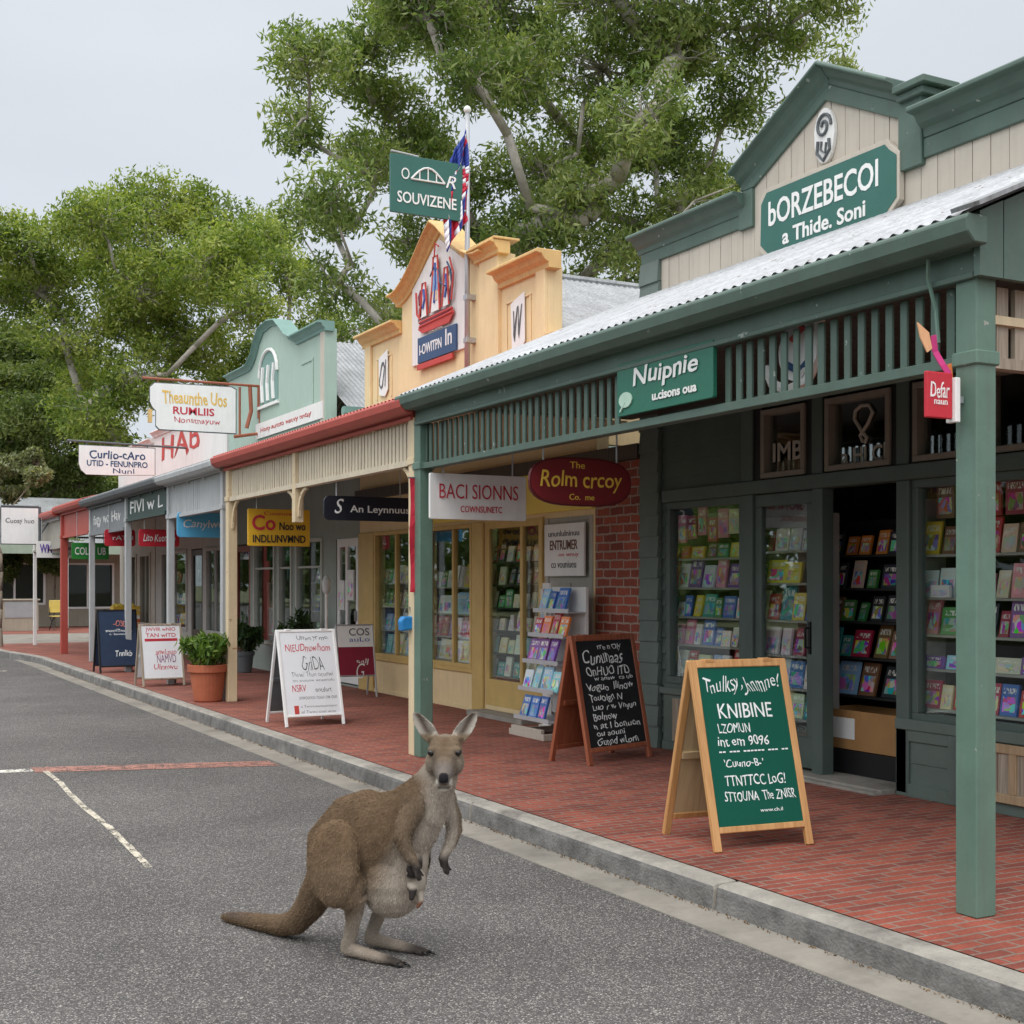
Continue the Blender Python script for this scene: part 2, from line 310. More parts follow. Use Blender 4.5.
def leaf_mat(name, a, b_, c, trans=.35):
    m, n, b, N, K = nodes(name); n.nodes.remove(b)
    t = N('ShaderNodeTexCoord'); z = N('ShaderNodeTexNoise'); z.inputs['Scale'].default_value = .55; z.inputs['Detail'].default_value = 4; K(t.outputs['Object'], z.inputs['Vector'])
    ge = N('ShaderNodeNewGeometry'); ad = N('ShaderNodeMath'); ad.operation = 'MULTIPLY_ADD'; ad.inputs[1].default_value = .42; K(ge.outputs['Random Per Island'], ad.inputs[0]); K(z.outputs['Fac'], ad.inputs[2])
    r = N('ShaderNodeValToRGB'); e = r.color_ramp.elements; e[0].position = .42; e[0].color = (*a, 1); e[1].position = .95; e[1].color = (*c, 1); q = e.new(.66); q.color = (*b_, 1)
    K(ad.outputs[0], r.inputs[0])
    d = N('ShaderNodeBsdfPrincipled'); d.inputs['Roughness'].default_value = .5; d.inputs['Specular IOR Level'].default_value = .35; K(r.outputs[0], d.inputs['Base Color'])
    tl = N('ShaderNodeBsdfTranslucent'); vm = N('ShaderNodeVectorMath'); vm.operation = 'MULTIPLY'; vm.inputs[1].default_value = (1.25, 1.35, .6); K(r.outputs[0], vm.inputs[0]); K(vm.outputs[0], tl.inputs[0])
    mx = N('ShaderNodeMixShader'); mx.inputs[0].default_value = trans; K(d.outputs[0], mx.inputs[1]); K(tl.outputs[0], mx.inputs[2]); K(mx.outputs[0], n.nodes['Material Output'].inputs[0])
    MATS[name] = m; return m
def attr_mat(name, rough=.8, bump=0, tr=0):
    m, n, b, N, K = nodes(name); b.inputs['Roughness'].default_value = rough; b.inputs['Specular IOR Level'].default_value = .15
    a = N('ShaderNodeAttribute'); a.attribute_name = 'coat'; K(a.outputs['Color'], b.inputs['Base Color']); MATS[name] = m; return m

asphalt = asphalt_mat()
paver = brick_mat('brick_paving', (.29, .074, .046), (.165, .045, .033), (.215, .150, .118), .225, .075, .0085, 'z', stain=.32)
brickw = brick_mat('red_brick', (.33, .085, .05), (.20, .05, .035), (.33, .26, .21), .24, .086, .010, 'x', stain=.2)
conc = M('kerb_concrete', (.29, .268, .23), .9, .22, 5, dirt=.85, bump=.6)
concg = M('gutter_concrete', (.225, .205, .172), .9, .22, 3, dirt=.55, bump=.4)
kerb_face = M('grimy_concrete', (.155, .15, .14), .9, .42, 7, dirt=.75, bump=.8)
green = M('green_paint', (.082, .132, .105), .5, .14, 3, peel=(.30, .34, .30), peel_amt=.35, streak=.22, dirt=.12)
green_post = M('green_post_paint', (.108, .182, .140), .45, .12, 3, peel=(.30, .31, .26), peel_amt=.30, streak=.22, dirt=.15)
green_dk = M('dark_green_paint', (.080, .110, .095), .45, .12, 3)
green_wb = M('green_weatherboard', (.11, .145, .125), .5, .12, 3, streak=.1)
cream = M('cream_boards', (.50, .445, .37), .6, .06, 2, streak=.12, dirt=.06)
cream_post = M('cream_post_paint', (.62, .50, .32), .5, .08, 3, peel=(.35, .22, .12), peel_amt=.35, streak=.12)
cream_val = M('cream_valance', (.60, .52, .39), .55, .1, 5, streak=.18)
yellow = M('yellow_render', (.74, .57, .32), .7, .07, 2, streak=.10, dirt=.05)
yellow_tr = M('ochre_trim', (.66, .43, .17), .6, .08, 3, streak=.25)
yellow_dk = M('yellow_joinery', (.56, .39, .14), .5, .1, 4)
teal = M('teal_render', (.35, .455, .385), .7, .06, 2, streak=.08)
teal_tr = M('teal_trim', (.17, .29, .25), .6, .08, 3)
white_r = M('white_render', (.72, .70, .67), .7, .05, 2, streak=.12)
white_p = M('white_paint', (.78, .77, .74), .5, .05, 3, streak=.06)
black_p = M('black_paint', (.012, .012, .013), .4, .1, 4)
red_p = M('red_paint', (.42, .075, .055), .5, .1, 3, streak=.12)
grey_p = M('grey_paint', (.42, .43, .43), .55, .08, 3, streak=.2)
greyd_p = M('dark_grey_paint', (.10, .11, .115), .55, .1, 3)
iron = M('corrugated_iron', (.40, .41, .42), .55, .2, 3, metal=.1, streak=.45, peel=(.15, .11, .09), peel_amt=.5)
iron_old = M('weathered_iron', (.30, .31, .315), .5, .25, 2, metal=.2, streak=.6)
red_iron = M('red_iron', (.45, .10, .075), .5, .1, 3, streak=.1)
metal_g = M('grey_metal', (.45, .46, .47), .4, .08, 6, metal=.6)
dark_wood = wood('dark_timber', (.03, .025, .02), (.07, .055, .04))
pine = wood('oiled_pine', (.42, .20, .065), (.60, .33, .13))
redwood = wood('red_timber', (.24, .062, .028), (.36, .11, .05))
plywood = wood('plywood', (.42, .30, .16), (.55, .41, .24))
paleboard = wood('raw_boards', (.22, .17, .12), (.42, .35, .27))
gold = M('gold_lettering', (.72, .46, .10), .4, .1, 10)
chalk = M('chalk_white', (.80, .82, .80), .9, .12, 60, bump=0)
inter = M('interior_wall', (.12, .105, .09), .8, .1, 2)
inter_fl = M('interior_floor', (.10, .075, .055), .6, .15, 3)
glass = glass_mat('window_glass', k=.30)
cover = cover_mat()
# ================================================================== the setting
def patch(name, x0, x1, y0, y1, z, m): return struct(name, MB().add([(x0, y0, z), (x1, y0, z), (x1, y1, z), (x0, y1, z)], [(0, 1, 2, 3)]), m)
dry = M('dry_verge', (.13, .13, .06), .9, .3, .8)
patch('ground', -300, 400, -120, 700, -.16, dry)
patch('road', -14, 3.72, -30, 300, -.14, asphalt)
patch('side_street', 3.9, 60, 34.2, 40.5, -.004, concg)
struct('gutter_channel', MB().prism([(3.70, -.20), (3.70, -.136), (3.935, -.128), (3.935, -.20)], 'y', -6, 60), concg)
kb = MB(); y = -3.0; rg = random.Random(4)
while y < 26.4:                                            # cast kerb lengths with open joints
    ln = 2.75; j = rg.uniform(-.006, .006)
    kb.prism([(3.93 + j, -.2), (3.945 + j, -.012), (3.965 + j, .002 + j * .3), (4.10, .004), (4.10, -.2)], 'y', y, y + ln - .012); y += ln
for i in range(8):                                         # the far end swings out to the corner
    a0, a1 = i / 8, (i + 1) / 8
    f0, f1 = -.42 * math.sin(a0 * 1.57) ** 2, -.42 * math.sin(a1 * 1.57) ** 2
    q0, q1 = y + a0 * 4.5, y + a1 * 4.5 - .01
    vs = [(x + d, yy, z) for d, yy in ((f0, q0), (f1, q1)) for x, z in ((3.93, -.2), (3.95, 0), (4.11, .004), (4.11, -.2))]
    kb.add(vs, [(0, 1, 2, 3), (7, 6, 5, 4), (0, 4, 5, 1), (1, 5, 6, 2), (2, 6, 7, 3)])
kb.box(3.53, 3.68, y + 4.5, 60, -.2, .004)
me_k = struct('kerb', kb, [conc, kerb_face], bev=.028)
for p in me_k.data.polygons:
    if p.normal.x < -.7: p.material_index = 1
struct('pavement', MB().add([(4.098, -6, 0), (12, -6, 0), (12, 34.2, 0), (3.64, 34.2, 0), (3.64, 31.0, 0), (4.098, 26.5, 0)], [(0, 1, 2, 3, 4, 5)]), paver)
patch('footpath', 3.68, 60, 40.5, 47, .0, paver)
struct('far_verge', MB().box(-60, -14, -30, 300, -.16, -.02), dry)
red_line = worn_mat('worn_red_line', (.33, .155, .115), .60); white_line = worn_mat('worn_white_line', (.66, .63, .55), .60); white_line2 = worn_mat('faint_white_line', (.52, .47, .37), .60)
struct('road_marking', MB().add([(1.66, 11.84, -.136), (3.66, 11.26, -.136), (3.66, 11.62, -.136), (1.66, 12.20, -.136)], [(0, 1, 2, 3)]), red_line)
struct('road_marking', MB().add([(-9, 11.95, -.136), (1.655, 11.93, -.136), (1.655, 12.13, -.136), (-9, 12.15, -.136)], [(0, 1, 2, 3)]), white_line)
mk = MB()
wx = [1.72, 1.73, 1.70, 1.69, 1.70, 1.68, 1.66]
for i in range(6):
    y0, y1 = 11.9 - i * .72, 11.9 - (i + 1) * .72
    mk.add([(wx[i], y0, -.1355), (wx[i + 1], y1, -.1355), (wx[i + 1] + .042, y1, -.1355), (wx[i] + .05, y0, -.1355)], [(0, 1, 2, 3)])
struct('road_marking', mk, white_line2)
struct('road_marking', MB().add([(2.2, 25.6, -.1355), (3.1, 25.7, -.1355), (3.1, 25.85, -.1355), (2.2, 25.75, -.1355)], [(0, 1, 2, 3)]), white_line2)

# ================================================================== trees
RT, FW = Vector((math.cos(TH), -math.sin(TH), 0)), Vector((math.sin(TH), math.cos(TH), 0))
bark_pale = M('pale_bark', (.42, .38, .33), .85, .30, 3, streak=.25, bump=.5)
bark_dk = M('brown_bark', (.20, .16, .12), .9, .3, 4, streak=.3, bump=.6)
leaf_a = leaf_mat('gum_leaves', (.080, .132, .030), (.175, .245, .062), (.38, .42, .17), .42)
leaf_b = leaf_mat('bright_leaves', (.085, .140, .024), (.195, .265, .048), (.40, .43, .12), .42)
leaf_c = leaf_mat('dark_leaves', (.065, .105, .028), (.12, .165, .045), (.22, .25, .09), .42)
leaf_d = leaf_mat('grey_leaves', (.10, .12, .05), (.18, .20, .09), (.30, .30, .17))
def leaves_mesh(name, P, rgen, ln, wd, droop, mat):
    n = len(P); d = rgen.normal(size=(n, 3)); d[:, 2] -= droop; d /= np.linalg.norm(d, axis=1)[:, None]
    a = rgen.normal(size=(n, 3)); s = np.cross(d, a); s /= np.linalg.norm(s, axis=1)[:, None] + 1e-9
    nn = np.cross(s, d); L_ = (ln * rgen.uniform(.6, 1.3, n))[:, None]; W_ = (wd * rgen.uniform(.7, 1.3, n))[:, None]
    V = np.stack([P - d * L_ * .5, P + s * W_ * .5 + nn * W_ * .15, P + d * L_ * .5 - nn * L_ * .12, P - s * W_ * .5 + nn * W_ * .15], 1).reshape(-1, 3)
    me = bpy.data.meshes.new(name); me.vertices.add(4 * n); me.vertices.foreach_set('co', V.astype(np.float32).ravel())
    me.loops.add(4 * n); me.loops.foreach_set('vertex_index', np.arange(4 * n, dtype=np.int32))
    me.polygons.add(n); me.polygons.foreach_set('loop_start', np.arange(0, 4 * n, 4, dtype=np.int32)); me.update(calc_edges=True); me.validate()
    me.materials.append(mat); return me
def tree(name, label, cat, base, fork_h, lobes, leaf_n, seed, leafm, barkm, ln=.24, wd=.06, r0=.030, droop=.5, sub=.42, lean=(0, 0), group=None, ppm=2.6):
    """lobes: (x, y, z, radius) in world metres. Limbs grow from the fork to every lobe, twigs to every spray of leaves."""
    rg = np.random.default_rng(seed); rp = random.Random(seed)
    t = thing(name, label, cat, base, group=group); b = Vector(base)
    P = [Vector((0, 0, 0))]; par = [-1]
    top = Vector((lean[0], lean[1], fork_h))
    for i in range(1, 6): P.append(top * (i / 5) + Vector((rp.uniform(-.1, .1), rp.uniform(-.1, .1), 0)) * fork_h * .1); par.append(len(P) - 2)
    tips = []; sprays = []
    for x, y_, z, r in sorted(lobes, key=lambda q: (Vector(q[:3]) - b - top).length):
        c = Vector((x, y_, z)) - b
        best = min(range(5, len(P)), key=lambda i: (P[i] - c).length + (P[i] - top).length * .55 + (3 if P[i].z > c.z else 0))
        a = P[best]; n = max(2, int((c - a).length / 1.2)); prev = best
        for k in range(1, n + 1):
            f = k / n; q = a.lerp(c, f); q.z += math.sin(f * math.pi) * (c - a).length * .07; q += Vector((rp.uniform(-1, 1), rp.uniform(-1, 1), rp.uniform(-.5, .5))) * .22 * (1 - f * .3)
            P.append(q); par.append(prev); prev = len(P) - 1
        m = max(6, int(ppm * r * r * 6)); 
        for k in range(m):
            dv = Vector(rg.normal(size=3)).normalized(); rr = r * (rp.uniform(.25, 1.06) ** .55)
            dv.z = dv.z * .8 + .1; s_ = c + dv * rr; 
            mid = c.lerp(s_, .5) + Vector(rg.normal(size=3)) * .12 * r
            P.append(mid); par.append(prev); P.append(s_); par.append(len(P) - 2); sprays.append((s_, sub * rp.uniform(.6, 1.35)))
    cnt = [0] * len(P)
    for i in range(len(P) - 1, -1, -1):
        if cnt[i] == 0: cnt[i] = 1
        if par[i] >= 0: cnt[par[i]] += cnt[i]
    rad = [max(.014, r0 * (c ** .42) - r0 * .62) for c in cnt]
    mb = MB()
    for i in range(1, len(P)):
        pa = par[i]; ra = min(rad[pa], rad[i] * 1.35) if pa > 5 else rad[pa]
        if (P[i] - P[pa]).length > .01: mb.tube([P[pa], P[i]], [ra, rad[i]], 7 if rad[i] > .05 else 4)
    mb.tube([(0, 0, -.4), (0, 0, .0), P[1]], [rad[0] * 1.5, rad[0] * 1.25, rad[1]], 10)
    mb.build('trunk', barkm, t, smooth=True)
    wt = np.array([s[1] ** 2 for s in sprays]); wt /= wt.sum(); idx = rg.choice(len(sprays), leaf_n, p=wt)
    C = np.array([list(s[0]) for s in sprays])[idx]; S = np.array([s[1] for s in sprays])[idx][:, None]
    off = rg.normal(size=(leaf_n, 3)); off /= np.linalg.norm(off, axis=1)[:, None]; off *= (rg.uniform(0, 1, leaf_n) ** .45)[:, None] * S; off[:, 2] *= .75
    me = leaves_mesh('crown', C + off, rg, ln, wd, droop, leafm)
    o = bpy.data.objects.new('crown', me); COL.objects.link(o); o.parent = t
    return t
def lobes_at(Z, items, spread, seed):
    rp = random.Random(seed); o = []
    for px, py, r in items:
        dz = rp.uniform(-spread, spread); q = RT * ((px - 512) / 1300 * Z) + FW * (Z + dz); o.append((q.x, q.y, 1.5 + Z * (583 - py) / 1300, r * Z / 1300))
    return o
big = [(318, 95, 40), (292, 112, 26), (300, 145, 26), (350, 60, 36), (372, 25, 40), (430, 20, 55), (440, 75, 45), (520, 35, 60), (500, 100, 50), (610, 30, 65), (590, 100, 55), (690, 40, 60), (680, 105, 48),
       (770, 35, 50), (745, 90, 40), (820, 40, 38), (852, 48, 22), (400, 125, 45), (375, 165, 32), (455, 160, 42), (540, 160, 50), (630, 165, 45), (700, 160, 36), (325, 215, 28), (310, 235, 20), (350, 240, 34), (400, 215, 36),
       (340, 285, 34), (375, 300, 34), (325, 320, 22), (430, 265, 30), (480, 215, 42), (560, 225, 42), (620, 230, 34), (520, 240, 34), (590, 262, 28), (500, -40, 70), (610, -60, 80), (720, -45, 75), (800, -25, 50), (420, -40, 55), (640, -150, 90), (540, -140, 80), (730, -120, 70), (400, 330, 25), (620, 262, 22), (590, 205, 34), (655, 275, 30), (690, 200, 34), (730, 150, 30), (505, 285, 34), (450, 215, 36), (560, 295, 34), (620, 300, 30), (690, 265, 30), (735, 205, 24), (380, 75, 42), (412, 98, 36), (648, 192, 36), (668, 240, 30), (652, 130, 40), (405, 45, 40), (350, 130, 34), (600, 60, 50), (665, 80, 45), (480, 130, 40)]
tb = RT * ((585 - 512) / 1300 * 31) + FW * 31
tree('gum_tree', 'huge spreading gum tree with pale limbs rising behind the yellow shop', 'tree', (tb.x, tb.y, -.1), 4.2, lobes_at(31, big, 3.4, 3), 128000, 11, leaf_a, bark_pale, ln=.20, wd=.060, sub=.46, r0=.0115, ppm=6.5)
lef = [(150, 205, 38), (105, 205, 32), (190, 200, 36), (235, 215, 38), (265, 245, 34), (60, 235, 34), (25, 262, 36), (290, 280, 30), (310, 310, 26), (170, 260, 48), (100, 265, 42), (225, 285, 42), (20, 300, 36), (60, 300, 40), (135, 320, 45), (190, 340, 42), (265, 325, 34), (85, 350, 40), (150, 385, 42), (220, 385, 36), (280, 365, 26), (110, 420, 36), (190, 420, 32), (-30, 290, 36), (300, 345, 22), (120, 240, 36), (60, 270, 34), (205, 250, 36), (250, 270, 32), (150, 300, 36), (240, 350, 34), (60, 380, 36), (120, 455, 30), (250, 410, 30)]
tl = RT * ((165 - 512) / 1300 * 50) + FW * 50
tree('rain_tree', 'broad bright green domed tree behind the teal shop', 'tree', (tl.x, tl.y, -.1), 4.5, lobes_at(50, lef, 3.5, 5), 98000, 12, leaf_b, bark_pale, ln=.22, wd=.078, sub=.66, r0=.0145, droop=.2, ppm=3.4)
drk = [(30, 365, 38), (-10, 350, 40), (62, 395, 36), (10, 410, 42), (50, 440, 42), (85, 445, 34), (0, 460, 42), (40, 490, 38), (85, 485, 30), (-40, 400, 50), (20, 520, 30)]
td = RT * ((20 - 512) / 1300 * 58) + FW * 58
tree('evergreen_tree', 'dark dense tree low at the far end of the street', 'tree', (td.x, td.y, -.1), 3.0, lobes_at(58, drk, 2.5, 6), 80000, 13, leaf_c, bark_dk, ln=.26, wd=.09, sub=.80, r0=.022, droop=.2, ppm=1.6)
st = [(4, 470, 20), (28, 462, 16), (-12, 480, 20), (12, 492, 13), (44, 478, 10), (-8, 510, 12)]
ts = RT * ((9 - 512) / 1300 * 32) + FW * 32
tree('street_tree', 'thin young street tree with pale leaves at the far corner', 'tree', (3.80, 32.6, 0), 2.2, lobes_at(32.3, st, .5, 8), 5200, 14, leaf_d, bark_dk, ln=.15, wd=.06, sub=.24, r0=.010, ppm=6)
for q_, it in enumerate(([(2, 556, 15), (22, 552, 16), (14, 566, 12)], [(48, 556, 15), (66, 550, 14), (58, 566, 10)])):
    lb = lobes_at(44.5, it, .4, 40 + q_); tree('small_tree', ['small dark tree by the corner shop awning behind the white hanging board', 'small dark tree before the corner shop nearer the verandahs'][q_], 'tree', (lb[0][0] * .5 + lb[1][0] * .5, lb[0][1], 0), 1.3, lb, 5200, 50 + q_, leaf_c, bark_dk, ln=.17, wd=.07, sub=.30, r0=.012, ppm=7)
# far woods that close the view at the end of the street, and the wooded far side of the road seen only in the shop windows
def woods(name, pts, h, n, seed, mat):
    rg = np.random.default_rng(seed); mb = []
    for (x0, y0), (x1, y1) in zip(pts[:-1], pts[1:]):
        ln = math.hypot(x1 - x0, y1 - y0); k = int(ln / 3.2)
        for i in range(k):
            f = (i + rg.uniform(0, 1)) / k
            for lvl in (.25, .5, .75, .95): mb.append((x0 + (x1 - x0) * f + rg.normal() * 2, y0 + (y1 - y0) * f + rg.normal() * 2, h * lvl * rg.uniform(.75, 1.15), 2.0))
    C = np.array(mb); idx = rg.integers(0, len(C), n); off = rg.normal(size=(n, 3)); off /= np.linalg.norm(off, axis=1)[:, None]; off *= (rg.uniform(0, 1, n) ** .5)[:, None] * C[idx, 3][:, None]
    P = C[idx, :3] + off; P[:, 2] = np.maximum(P[:, 2], .1)
    o = bpy.data.objects.new(name, leaves_mesh(name, P, rg, .75, .38, .1, mat)); COL.objects.link(o)
    return tag(o, kind='stuff')
woods('treeline', [(-30, 95), (0, 92), (30, 100), (60, 90)], 9.5, 42000, 21, leaf_c)
woods('treeline', [(-22, -25), (-22, 70)], 4.4, 34000, 22, leaf_c)
# ================================================================== buildings
WX, PX = 6.8, 4.62
def corrugated(mb, u0, u1, A, B, pitch=.085, amp=.008, axis='y', n=6):
    """sheet between edge A and edge B (points in the cross plane), waves running across u"""
    k = int((u1 - u0) / pitch * n); vs = []; fs = []
    A2, B2 = Vector(A), Vector(B); nrm = Vector((-(B2 - A2).y, (B2 - A2).x)).normalized()
    if nrm.y < 0: nrm = -nrm
    for i in range(k + 1):
        u = u0 + (u1 - u0) * i / k; h = amp * math.sin(i / n * 2 * math.pi)
        for p in (A2, B2):
            q = p + nrm * h; vs.append((q.x, u, q.y) if axis == 'y' else (u, q.x, q.y))
    for i in range(k): fs.append((2 * i, 2 * i + 1, 2 * i + 3, 2 * i + 2))
    n0 = len(vs); vs2 = [(v[0] + 0, v[1], v[2] - .004) for v in vs]
    mb.add(vs, fs); mb.add(vs2, [f[::-1] for f in fs]); return mb
def weatherboards(mb, x, y0, y1, z0, z1, p=.145):
    k = max(1, round((z1 - z0) / p)); p = (z1 - z0) / k
    for i in range(k):
        a, b = z0 + i * p, z0 + (i + 1) * p
        mb.prism([(x - .026, a), (x - .026, a + .004), (x - .008, b + .006), (x + .02, b + .006), (x + .02, a)], 'y', y0, y1)
    return mb
def window(par, x, y0, y1, z0, z1, fm, fw=.055, ybars=(), zbars=(), gm=None, name='window', proud=.03, bw=.035, pane=True):
    mb = MB(); a, b = x - proud, x + .06
    mb.box(a, b, y0, y1, z0, z0 + fw).box(a, b, y0, y1, z1 - fw, z1).box(a, b, y0, y0 + fw, z0 + fw, z1 - fw).box(a, b, y1 - fw, y1, z0 + fw, z1 - fw)
    for yb in ybars: mb.box(x - .01, b - .01, yb - bw / 2, yb + bw / 2, z0 + fw, z1 - fw)
    for zb in zbars: mb.box(x - .006, b - .014, y0 + fw, y1 - fw, zb - bw / 2, zb + bw / 2)
    o = mb.build(name, fm, par, bev=.004)
    if pane: MB().box(x + .022, x + .027, y0 + fw - .004, y1 - fw + .004, z0 + fw - .004, z1 - fw + .004).build('pane', gm or glass, o)
    return o
def wall_with_openings(mb, x0, x1, y0, y1, z0, z1, ops):
    y = y0
    for a, b, c, d in sorted(ops):
        if a > y: mb.box(x0, x1, y, a, z0, z1)
        if c > z0 + .01: mb.box(x0, x1, a, b, z0, c)
        if d < z1 - .01: mb.box(x0, x1, a, b, d, z1)
        y = b
    if y < y1: mb.box(x0, x1, y, y1, z0, z1)
    return mb
def interior(par, x0, x1, y0, y1, z1, m=None, name='shop_room'):
    mb = MB(); mb.k = 0
    t = .06
    mb.box(x1, x1 + t, y0, y1, 0, z1).box(x0, x1, y0 - t + .05, y0 + .05, 0, z1).box(x0, x1, y1 - .05, y1 + t - .05, 0, z1).box(x0, x1, y0 + .06, y1 - .06, z1, z1 + t)
    mb.k = 1; mb.box(x0, x1 - .002, y0 + .06, y1 - .06, -.05, .012)
    return mb.build(name, [m or inter, inter_fl], par)
def bracket(mb, p, dirv, s=.32, t=.035):
    """curved timber bracket from post face p going along dirv and up"""
    p = Vector(p); d = Vector(dirv); pts = []
    for i in range(7):
        a = i / 6 * math.pi / 2; pts.append(p + d * (s * (1 - math.cos(a))) + Vector((0, 0, s * 1.15 * math.sin(a))))
    for a, b in zip(pts[:-1], pts[1:]): mb.bar(a, b, t, t * 1.2)
def cornice_y(mb, x, y0, y1, z, d=.16, h=.17):
    """moulded cornice running along the street, top at z"""
    mb.prism([(x + .12, z - h), (x - .03, z - h), (x - .035, z - h * .72), (x - d * .45, z - h * .55), (x - d * .62, z - h * .28), (x - d, z - h * .22), (x - d, z - .012), (x - d * .9, z), (x + .12, z)], 'y', y0, y1)
def rake_y(mb, x, P, Q, d=.16, h=.17):
    """sloped cornice between two (y,z) points"""
    prof = [(.12, -h), (-.03, -h), (-.035, -h * .72), (-d * .45, -h * .55), (-d * .62, -h * .28), (-d, -h * .22), (-d, -.012), (-d * .9, 0), (.2, 0)]
    n = len(prof); mb.add([(x + a, P[0], P[1] + b) for a, b in prof] + [(x + a, Q[0], Q[1] + b) for a, b in prof],
                          [tuple(range(n)), tuple(range(n, 2 * n))[::-1]] + [(i, n + i, n + (i + 1) % n, (i + 1) % n) for i in range(n)])
def verandah(par, y0, y1, fm, roofm, gutm, valm, posts, postm, style='open', ztop=4.17, zg=3.06, frm=None, vz=(2.53, 2.86), brk=False, pend=(), ps=.14, pitch=.098, slat=.046, skip=(), ceil=True):
    v = MB()
    for yr in np.arange(y0 + .15, y1, .85): v.bar((PX - .05, yr, zg - .09), (WX - .01, yr, ztop - .12), .05, .09)
    v.box(PX - .03, PX + .06, y0 + .01, y1 - .01, vz[1] + .03, vz[1] + .15)
    if ceil:
        k = 14
        for i in range(k):
            xa = PX + .10 + (WX - .02 - PX - .10) * i / k; xb = PX + .10 + (WX - .02 - PX - .10) * (i + 1) / k - .006
            v.box(xa, xb, y0 + .02, y1 - .02, zg - .02, zg - .002)
    v.k = 0
    vo = v.build('verandah', dark_wood if style == 'open' else fm, par, bev=0)
    corrugated(MB(), y0 - .06, y1 + .04, (PX - .20, zg + .06), (WX - .005, ztop)).build('roof', roofm, vo)
    g = MB(); g.prism([(PX - .10, zg + .05), (PX - .22, zg + .05), (PX - .235, zg + .03), (PX - .225, zg - .03), (PX - .18, zg - .075), (PX - .10, zg - .075)], 'y', y0 - .08, y1 + .06)
    g.build('gutter', gutm, vo, bev=.006)
    MB().box(PX - .07, PX - .03, y0 + .02, y1 - .02, vz[1], zg - .04).box(PX - .085, PX - .07, y0 + .02, y1 - .02, vz[1], vz[1] + .03).box(PX - .09, PX - .07, y0 + .02, y1 - .02, zg - .075, zg - .045).build('frieze', frm or fm, vo, bev=.004)
    b = MB(); b.box(PX - .045, PX + .045, y0 + .06, y1 - .06, vz[0] - .05, vz[0])
    y = y0 + .10; rg = random.Random(int(y0 * 10))
    while y < y1 - .1:
        if not any(a < y < c for a, c in skip):
            if style == 'open': b.box(PX - .009, PX + .009, y + rg.uniform(-.003, .003), y + slat + rg.uniform(-.003, .003), vz[0] + .001, vz[1] - .001)
            elif style == 'close':
                s = rg.uniform(-.004, .004); q = .0 if rg.random() > .25 else rg.uniform(0, .012)
                b.box(PX - .016, PX + .012 + s, y + q, y + slat, vz[0] + .001, vz[1] - .001)
        y += pitch
    if style == 'solid': b.box(PX - .016, PX + .016, y0 + .06, y1 - .06, vz[0] + .001, vz[1] - .001)
    b.build('valance', valm, vo, bev=.003 if style == 'open' else 0)
    for yp in posts:
        p = MB(); h = ps / 2
        p.box(PX - h, PX + h, yp - h, yp + h, 0, vz[1] + .02).box(PX - h - .012, PX + h + .012, yp - h - .012, yp + h + .012, vz[0] - .052, vz[0] + .012)
        if brk:
            if yp + .5 < y1 + .2: bracket(p, (PX, yp + h, vz[0] - .40), (0, 1, 0))
            if yp - .5 > y0 - .2: bracket(p, (PX, yp - h, vz[0] - .40), (0, -1, 0))
        p.build('post', postm, vo, bev=.006)
    for yp in pend:
        p = MB(); p.box(PX - .05, PX + .05, yp - .05, yp + .05, vz[0] - .42, vz[1] + .02)
        bracket(p, (PX, yp + .05, vz[0] - .36), (0, 1, 0), .26); bracket(p, (PX, yp - .05, vz[0] - .36), (0, -1, 0), .26)
        p.build('pendant_post', postm, vo, bev=.005)
    return vo

# ---------------------------------------------------------------- bookshop
B = thing('bookshop', 'green timber bookshop with cream boarded parapet and deep verandah nearest the camera', 'shop', (WX, 7.2, 0), world=True)
mb = MB()                                                    # dark weatherboards round the openings
weatherboards(mb, WX, 8.5, 9.8, 2.30, 3.9); weatherboards(mb, WX, 9.74, 9.8, .0, 2.30); weatherboards(mb, WX, 3.6, 8.5, 2.93, 3.9); weatherboards(mb, WX, 3.6, 4.95, 0, 2.93)
mb.box(WX + .021, WX + .12, 3.6, 10.0, 2.93, 3.79)
mb.build('wall', green_dk, B)
mb = MB(); weatherboards(mb, WX - .05, 9.80, 10.10, 0, 4.44, .19); mb.box(WX - .03, WX + .1, 9.81, 10.09, 0, 4.43)
mb.build('pilaster', green_wb, B)
for c0 in (10.04, ): MB().box(WX + .03, 12.5, c0, c0 + .06, 0, 4.6).build('side_wall', green_wb, B)
# framing: sills, head beam, mullions
fr = MB()
fr.box(WX - .07, WX + .08, 4.95, 9.74, 2.225, 2.335)
for a, b_ in ((6.74, 6.86), (7.63, 7.75), (8.47, 8.62)): fr.box(WX - .05, WX + .07, a, b_, .02, 2.225).box(WX - .05, WX + .07, a, b_, 2.335, 2.93)
fr.box(WX - .04, WX + .06, 8.62, 9.74, .55, .60)
fr.build('shopfront_frame', green_dk, B, bev=.006)
pl = MB(); pl.box(WX - .03, WX + .08, 8.63, 9.76, 0, .55); pl.box(WX - .055, WX - .03, 8.63, 9.8, .50, .56).box(WX - .05, WX - .03, 8.63, 9.76, 0, .08)
pl.build('plinth', green_wb, B, bev=.005); pl = MB()
pl.box(WX - .03, WX + .08, 4.95, 6.85, 0, .53).box(WX - .06, WX - .03, 4.95, 6.86, .47, .545).box(WX - .05, WX - .03, 6.76, 6.86, .0, .47).box(WX - .05, WX - .03, 6.30, 6.38, .0, .47).box(WX - .048, WX - .03, 6.38, 6.76, 0, .09).box(WX - .048, WX - .03, 6.38, 6.76, .39, .47)
pl.box(WX - .036, WX - .03, 6.38, 6.76, .235, .243)
pl.build('plinth', green_wb, B, bev=.005)
mb = MB()
